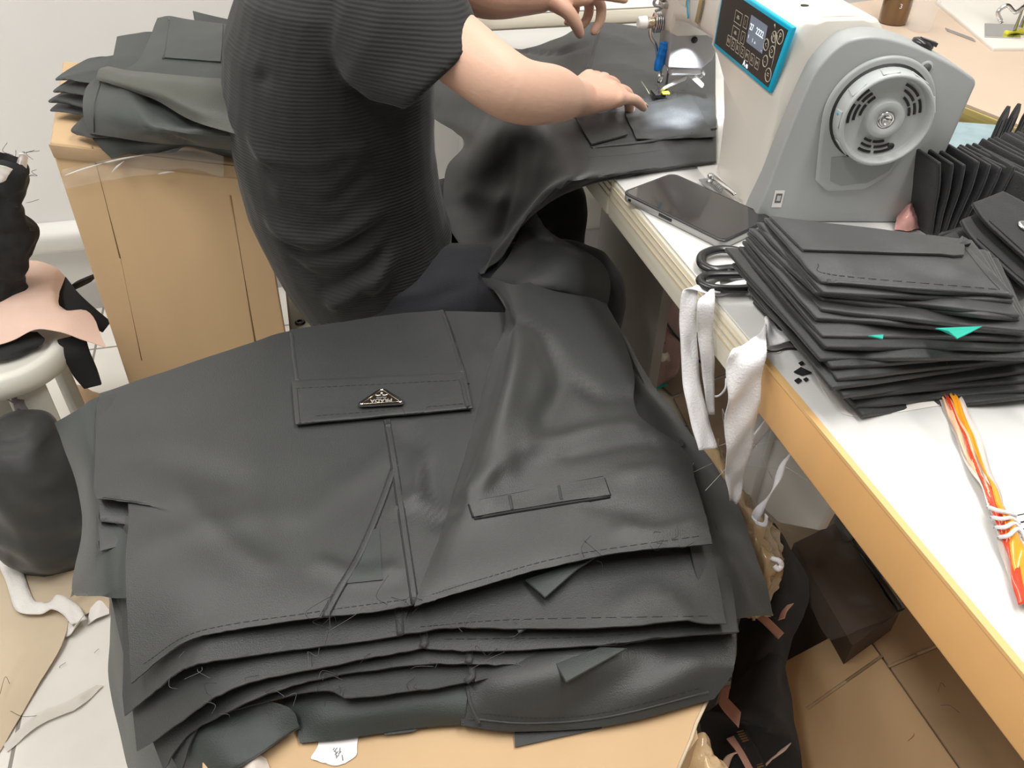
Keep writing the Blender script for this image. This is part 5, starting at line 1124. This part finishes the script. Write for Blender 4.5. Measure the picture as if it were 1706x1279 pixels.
tag(t, 'twisted narrow white tape below the orange table edge ending in a loop', 'cotton tape', GT)
t = ribbon('cotton_tape', [he(1392, 806, .02), he(1388, 822, .02), he(1384, 830, .02)], [.006, .007, .008], TAPE, None, UD, t=.001)
tag(t, 'tiny white tape end peeping out below the orange edge', 'cotton tape', GT)
t = obj('string', *tube(spline([he(1178, 655, -.004), he(1195, 660, 0), he(1208, 648, .0), he(1210, 630, .002)], 6), .0012, 6), TAPE); tag(t, 'thin white string looping between the two hanging tapes', 'string')
t = hairs('thread_tangle', mat('pale_thread', (.6, .58, .55), .7), None, [(he(1260, 770, .03), 12, .09), (he(1235, 790, .03), 8, .06)], r=.0003)
tag(t, 'tangle of fine pale threads between the slanting tapes', 'threads', kind='stuff')
# ================================================================ things on the tables
# phone
c0, c1 = P(1119, 301, TAB), P(1052, 343, TAB); ex = (P(1272, 371, TAB) - c0); ey = c1 - c0
ey = ey - ex.normalized() * ey.dot(ex.normalized()); ex.normalize(); ey.normalize(); Lp, Wp = .158, (c1 - c0).length * .97
ph = thing('phone', 'black smartphone in a grey case lying on the white sewing table', 'phone', c0 + ex * .08 + ey * .04)
def rrect(o, a, b, w, h, r, n=6):
    pts = []
    for cx, cy, a0 in ((r, r, 180), (w - r, r, 270), (w - r, h - r, 0), (r, h - r, 90)):
        for k in range(n + 1):
            t = math.radians(a0 + 90 * k / n); pts.append(o + a * (cx + r * math.cos(t)) + b * (cy + r * math.sin(t)))
    return pts
bev(obj('case', *prism(rrect(c0 + UP * .0004, ex, ey, Lp, Wp, .010), UP * .0095), PHONES, ph, False), .0022, 3)
bev(obj('bumper', *prism(rrect(c0 + UP * .0095 - ex * .0006 - ey * .0006, ex, ey, Lp + .0012, Wp + .0012, .011), UP * .0014), RUBBER, ph, False), .0006)
obj('screen', *prism(rrect(c0 + UP * .0106 + ex * .003 + ey * .003, ex, ey, Lp - .006, Wp - .006, .008), UP * .0006), GLASSB, ph, False)
bev(obj('side_button', *boxo(c0 + ey * (Wp - .0005) + ex * .062 + UP * .004, ex * .020, ey * .0016, UP * .004), RUBBER, ph, False), .0006)
obj('side_port', *boxo(c0 + ey * (Wp - .0005) + ex * .012 + UP * .004, ex * .004, ey * .0012, UP * .003), DARK, ph, False)
# small steel clip tool at the machine foot
tl = thing('steel_clip', 'small steel clip tool leaning at the foot of the sewing machine', 'tool', P(1195, 318, TAB))
p0, p1 = P(1174, 300, TAB + .004), P(1216, 338, TAB + .004); d_ = (p1 - p0).normalized(); n_ = V((-d_.y, d_.x, 0))
bev(obj('plate', *prism([p0 - n_ * .009, p0 + n_ * .009, p1 + n_ * .006, p1 - n_ * .006], UP * .003), STEEL, tl), .001)
bev(obj('lever', *prism([p0 + n_ * .003 + UP * .004, p0 + n_ * .010 + UP * .006, p1 + n_ * .007 + UP * .010, p1 + n_ * .003 + UP * .008], UP * .003), CHROME, tl), .001)
obj('pivot', *lathe(p0.lerp(p1, .18) + UP * .002, UP, [(.004, 0), (.004, .010), (.003, .012)], 16), CHROME, tl)
obj('spring', *tube([p0.lerp(p1, .35 + .3 * k / 40) + UP * (.006 + .003 * math.sin(k * .9)) + n_ * .003 * math.cos(k * .9) for k in range(41)], .0007, 5), STEEL, tl)
# scissors
scz = thing('scissors', 'black handled scissors under the stack of folded pocket pieces', 'scissors', P(1215, 450, TAB))
l1 = spline([P(x, y, .769) for x, y in ((1258, 436), (1236, 420), (1200, 415), (1172, 424), (1170, 440), (1188, 449), (1218, 447), (1240, 446), (1262, 448))], 6)
obj('handle', *tube(l1, .0058, 10, flat=(UP, .75), rnd=True), RUBBER, scz)
l2 = spline([P(x, y, .769) for x, y in ((1265, 456), (1225, 457), (1185, 458), (1168, 464), (1172, 474), (1195, 480), (1230, 481), (1268, 478))], 6)
obj('handle', *tube(l2, .0052, 10, flat=(UP, .75), rnd=True), RUBBER, scz)
obj('finger_spur', *lathe(P(1214, 448, .768), (P(1215, 462, .768) - P(1214, 448, .768)), [(.004, 0), (.004, .010), (.0025, .013)], 10), RUBBER, scz)
for (x0, y0, x1, y1, dz) in ((1250, 442, 1345, 440, 0), (1255, 470, 1345, 452, .0022)):
    a, b = P(x0, y0, .7635 + dz), P(x1, y1, .7635 + dz); d_ = (b - a).normalized(); n_ = V((-d_.y, d_.x, 0))
    obj('blade', *prism([a - n_ * .006, b, a + n_ * .006], UP * .002), STEEL, scz, False)
# paper sheet below the stack, chips
t = cloth('paper_sheet', [[(1262, 505, .7606), (1400, 470, .7606), (1600, 480, .7606)], [(1335, 585, .7606), (1450, 590, .7606), (1640, 600, .7606)], [(1372, 650, .7612), (1500, 650, .7606), (1690, 640, .7606)], [(1385, 668, .7612), (1440, 693, .7606), (1700, 652, .7606)]], PAPER, nz=.0004, t=.0003)
tag(t, 'thin pinkish white paper sheet under the stack of pocket pieces', 'paper')
for pts, lab in (([(1322, 620), (1334, 612), (1352, 621), (1336, 626)], 'largest black chip on the white table by the stack corner'), ([(1323, 634), (1330, 630), (1336, 634), (1329, 639)], 'black chip just below the largest one on the white table'), ([(1330, 605), (1336, 602), (1340, 606), (1334, 609)], 'black chip above the largest one on the white table'), ([(1338, 632), (1343, 629), (1347, 632), (1342, 636)], 'smallest black chip right of the lower one on the table')):
    o = obj('fabric_chip', *prism([P(x, y, .7608) for x, y in pts], UP * .0008), BLACKF, None, False); tag(o, lab, 'fabric chip', 'black chips on the white table')
t = obj('thread', *tube(spline([P(1262, 577, .7615), P(1290, 586, .7625), P(1310, 580, .7615), P(1335, 583, .7615)], 6), .0006, 5), THREAD); tag(t, 'dark curly thread at the corner of the orange edged table', 'thread')
# ---- stack of folded pocket pieces
KEYS = {0: ((1272, 361), (1368, 471), (1692, 492), (1602, 398), .846), 4: ((1243, 392), (1362, 512), (1712, 545), (1650, 415), .828), 8: ((1214, 410), (1372, 590), (1735, 590), (1665, 435), .808), 11: ((1250, 470), (1398, 640), (1745, 600), (1660, 440), .788), 15: ((1254, 500), (1438, 690), (1750, 655), (1650, 450), .7635)}
ks = sorted(KEYS)
def stackquad(k):
    for a, b in zip(ks, ks[1:]):
        if a <= k <= b: break
    f = (k - a) / (b - a); A, B = KEYS[a], KEYS[b]
    z = A[4] + (B[4] - A[4]) * f
    return [V((*A[i], 0)).lerp(V((*B[i], 0)), f) for i in range(4)], z
GK = 'folded black pocket pieces stacked on the white table'
SATIN = mat('satin_black', (.034, .034, .036), .4, bump=.25, bscale=800, sheen=.3, var=.15, vscale=20, spec=.55, stretch=(1, 4, 1))
for k in range(16):
    (tl_, bl2, br2, tr_), z = stackquad(k)
    j = lambda a: V((random.uniform(-a, a) * 1.3, random.uniform(-a, a) * 1.2, 0)) if 0 < k < 15 else V((0, 0, 0))
    tl_, bl2, br2, tr_ = tl_ + j(7), bl2 + j(9), br2 + j(6), tr_ + j(5)
    rows = []
    rise = .010 if k < 6 else .004
    for i in range(6):
        f = i / 5; a = tl_.lerp(bl2, f); b = tr_.lerp(br2, f); row = []
        for c in range(7):
            g = c / 6; q = a.lerp(b, g); zz = z + rise * math.sin(g * 2.2 + .2) * .6 + (.004 * math.sin(f * 3.14)) + .006 * noise.noise(V((g * 3, f * 2, k * 1.7)))
            if k >= 9: zz += .006 * math.sin(g * 5 + k * .2) * f
            row.append((q.x, q.y, zz))
        rows.append(row)
    lab = 'black folded pocket piece in the middle of the stack on the white table'
    if k == 0: lab = 'topmost folded black pocket piece of the stack with a straight pleat line'
    if k == 15: lab = 'lowest folded black pocket piece of the stack on the paper sheet'
    o = cloth('pocket_piece', rows, SATIN if k < 7 else NYLON2, None, su=4, sv=4, t=.0046, nz=.0009, nscale=22, seed=k)
    bev(o, .0016, 2); tag(o, lab, 'pocket piece', GK)
    if k == 0:
        pl_ = patch_on('pleat', o, [(1282, 364), (1598, 402), (1642, 430), (1338, 420)], SATIN, o, .0028, t=.0022, wr=.0004); bev(pl_, .0006)
        seam('hem_fold', o, [(1378, 468), (1500, 478), (1680, 490)], .0026, SATIN, o, .5)
        stitches('hem_stitches', o, [(1362, 440), (1390, 458), (1660, 482)], THREAD, o); stitches('hem_stitches', o, [(1600, 405), (1640, 455), (1665, 482)], THREAD, o)
for pts, z, lab in (([(1558, 548), (1634, 548), (1612, 562), (1590, 575), (1574, 566)], .830, 'larger teal fabric scrap sticking out of the stack'), ([(1446, 560), (1470, 562), (1468, 572), (1448, 571)], .826, 'smaller teal fabric scrap sticking out of the stack front')):
    o = obj('fabric_scrap', *prism([P(x, y, z) + UP * (.002 * i) for i, (x, y) in enumerate(pts)], UP * .001), TEAL, None, False); tag(o, lab, 'fabric scrap', 'teal scraps in the stack')
# ---- snap flaps fanned behind the stack
GF = 'black flaps with metal snaps fanned behind the stack'
FLAPM = mat('flap_black', (.011, .011, .013), .6, bump=.3, bscale=700, sheen=.3)
def flap(o, a, b, w, h, th, m=FLAPM, curve=0, snap=None, label='', point=.25):
    """a: width direction, b: height direction, curve bends it along its normal"""
    a = V(a).normalized(); b = V(b); b = (b - a * b.dot(a)).normalized(); nr = a.cross(b).normalized(); t = thing('snap_flap', label, 'flap', o, GF)
    rows = []
    for i in range(7):
        f = i / 6; hw = w / 2 * (1 if f < .75 else 1 - point * (f - .75) / .25)
        rows.append([o + a * (hw * (2 * c / 4 - 1)) + b * (h * f) + nr * (curve * math.sin(f * math.pi / 2) ** 2 * h) for c in range(5)])
    c = cloth('flap_body', rows, m, t, su=3, sv=3, t=th, nz=.0008, nscale=30, up=nr); bev(c, .0014)
    for s in (-1, 1):
        obj('edge_seam', *tube([o + a * (w / 2 - .004) * s + b * h * f + nr * (curve * math.sin(f * math.pi / 2) ** 2 * h + .0006) for f in (.05, .3, .55, .72)], .0006, 5), THREAD, t)
    if snap is not None:
        f, sd_ = snap; p = o + b * h * f + nr * (curve * math.sin(f * math.pi / 2) ** 2 * h) * 1
        p += nr * (.0008 if sd_ > 0 else -th - .0002)
        obj('snap_button', *lathe(p, nr * sd_, [(.0075, 0), (.0075, .0012), (.0055, .0024), (.003, .0028)], 20), CHROME, t)
    return t
labA = 'black snap flap standing on edge in the left fan behind the stack'
for k in range(9):
    o = P(1553 + 10 * k, 392 + 2.0 * k, TAB + .003); tilt = -.10 + .09 * k
    flap(o + UD * .03, UD, UP + ND * (tilt - .12), .062, .092 - .002 * (k % 3), .004, label=labA, snap=(.80 - .05 * (k % 3), -1) if k in (2, 4, 6, 8) else None, point=.15)
labB = 'black snap flap leaning in the curved right fan behind the stack'
for k in range(12):
    o = P(1580 + 11.5 * k, 278 - 3.5 * k, .824 + .001 * k)
    flap(o, UP + ND * (.25 + .03 * k), -UD - ND * .04 - UP * .24, .056 - .003 * (k % 3), .130 - .005 * (k % 4), .0042, label=labB, curve=.30, snap=(.12, -1) if k in (4, 8, 10) else None, point=.15)
for k, (x, y, z) in enumerate(((1652, 250, .80), (1668, 245, .80), (1690, 240, .80))):
    flap(P(x, y, z - .035), UD * .3 + ND, UP + ND * (.1 + .1 * k), .018, .062, .004, label=('narrow pointed black flap tip standing behind the curved fan', 'second pointed black flap tip standing behind the curved fan', 'pointed black flap tip behind the fan nearest the right edge')[k], point=.8)
for k, (x, y, z, sn) in enumerate(((1690, 500, .785, None), (1718, 492, .792, (.66, 1)), (1748, 462, .805, (.5, 1)), (1768, 432, .818, (.5, 1)))):
    flap(P(x, y, z), ND * .75 + UD * .25, UD * .8 - ND * .45 + UP * .30, .075, .095, .0042, label=('lowest flat lying black flap right of the top pocket piece', 'flat lying black flap with a bright snap right of the top pocket piece', 'upper flat lying black flap with a snap at the right edge', 'topmost flat lying black flap at the right edge')[k], snap=sn, point=.3)
# base lump of flaps
t = cloth('flap_tangle', [[(1560, 392, .775), (1620, 380, .80), (1680, 350, .82), (1740, 330, .83)], [(1580, 408, .772), (1640, 400, .79), (1700, 390, .80), (1760, 380, .81)], [(1620, 440, .765), (1660, 450, .775), (1710, 455, .78), (1770, 450, .78)]], FLAPM, nz=.006, nscale=30, t=.006)
tag(t, 'dark tangle of black flaps below the two fans behind the stack', 'flap tangle', kind='stuff')
# pink / white / green scraps by the cover
t = cloth('fabric_scrap', [[(1505, 345, .775), (1518, 338, .79), (1530, 342, .775)], [(1494, 368, .768), (1512, 362, .785), (1530, 360, .77)], [(1490, 382, .763), (1512, 384, .764), (1532, 380, .763)]], mat('pink_scrap', (.80, .42, .38), .7), nz=.004, nscale=50); tag(t, 'pink crumpled scrap between the grey cover and the black flaps', 'fabric scrap')
t = cloth('paper_scrap', [[(1518, 322, .79), (1530, 316, .795)], [(1516, 345, .778), (1532, 345, .778)]], PAPER, nz=.002); tag(t, 'white scrap above the pink one beside the grey cover', 'paper scrap')
t = cloth('fabric_scrap', [[(1526, 316, .80), (1536, 308, .805)], [(1525, 330, .79), (1537, 326, .79)]], mat('lime_scrap', (.45, .52, .05), .6), nz=.001); tag(t, 'lime green scrap tip beside the left fan of flaps', 'fabric scrap')
o = obj('cloth_mat', *prism([P(x, y, .7602) for x, y in ((1570, 204), (1680, 212), (1700, 245), (1640, 300), (1545, 300))], UP * .0025), mat('blue_grey_cloth', (.30, .40, .43), .85, var=.15, vscale=40, bump=.4, bscale=300), None, False); tag(o, 'blue grey cloth mat on the table behind the fans of flaps', 'mat')
# ---- twisted red and orange wrapper strip
wp = [(1576, 655, .7625), (1592, 690, .764), (1612, 735, .765), (1632, 785, .765), (1652, 825, .766), (1668, 865, .768), (1680, 905, .767), (1694, 950, .765), (1712, 1005, .763)]
wr = thing('wrapper_strip', 'twisted red, orange and clear plastic wrapper strip on the near white table', 'wrapper', P(1640, 800, TAB))
def wrib(name, dx, w, m, tw, z=0, rng=slice(None)):
    pts = [P(x + dx, y, zz + z) for x, y, zz in wp][rng]; n = len(pts)
    sides = [V((math.cos(.9 * 0 + .3), .25, .35 * math.sin(i * tw))).normalized() for i in range(n)]
    return ribbon(name, pts, w, m, wr, sides, t=.0006, nz=.003, wob=.0012, seg=5)
wrib('clear_strip', 3, [.020, .020, .020, .020, .018, .014, .018, .016, .014], WRAP, 1.2)
wrib('red_strip', -1, [.003, .002, .002, .003, .007, .008, .007, .010, .014], RED, 1.6, .003)
wrib('orange_strip', 10, [.006, .005, .003, .002, .005, .008, .012, .012, .010], ORG, 1.1, .004)
wrib('pale_strip', -4, [.006, .008, .009, .006, .004, .003, .003, .003, .003], mat('peach_wrap', (.80, .50, .32), .3, coat=.4), .8, .002)
for i in range(4):
    x, y = 1662 + 6 * i, 850 + 14 * i
    obj('knot_thread', *tube(spline([P(x - 16, y - 6 + 3 * i, .768), P(x, y, .777), P(x + 16, y + 4 - 5 * i, .772), P(x + 30, y + 8, .766)], 6), .0016, 6), TAPE, wr)
lb = [P(1692, 850, .766), P(1712, 846, .766), P(1722, 935, .764), P(1702, 940, .764)]
obj('white_label', *prism(lb, UP * .0004), PWHITE, wr, False)
for k in range(6):
    a, b = lb[0].lerp(lb[3], .1 + .14 * k), lb[1].lerp(lb[2], .1 + .14 * k); dv = (lb[3] - lb[0]).normalized()
    obj('label_bar', *prism([a + UP * .0005, b + UP * .0005, b + dv * (.001 + .0007 * (k % 3)) + UP * .0005, a + dv * (.001 + .0007 * (k % 3)) + UP * .0005], UP * .0002), DARK, wr, False)
# ================================================================ camera, world, view
cd = bpy.data.cameras.new('camera'); co = bpy.data.objects.new('camera', cd); C.objects.link(co)
cd.sensor_fit = 'HORIZONTAL'; cd.sensor_width = 36; cd.lens = F * 36 / 1706; cd.clip_start = .02
R = Matrix((Xc, Yc, Zc)); # rows: world axes in camera coordinates
co.matrix_world = Matrix.Translation(CAM) @ R.to_4x4()
sc = bpy.context.scene; sc.camera = co
w = bpy.data.worlds.new('world'); sc.world = w; w.use_nodes = True
w.node_tree.nodes['Background'].inputs[0].default_value = (.9, .95, 1, 1); w.node_tree.nodes['Background'].inputs[1].default_value = .5
sc.view_settings.view_transform = 'Standard'; sc.view_settings.look = 'None'; sc.view_settings.exposure = -1.08; sc.view_settings.gamma = 1
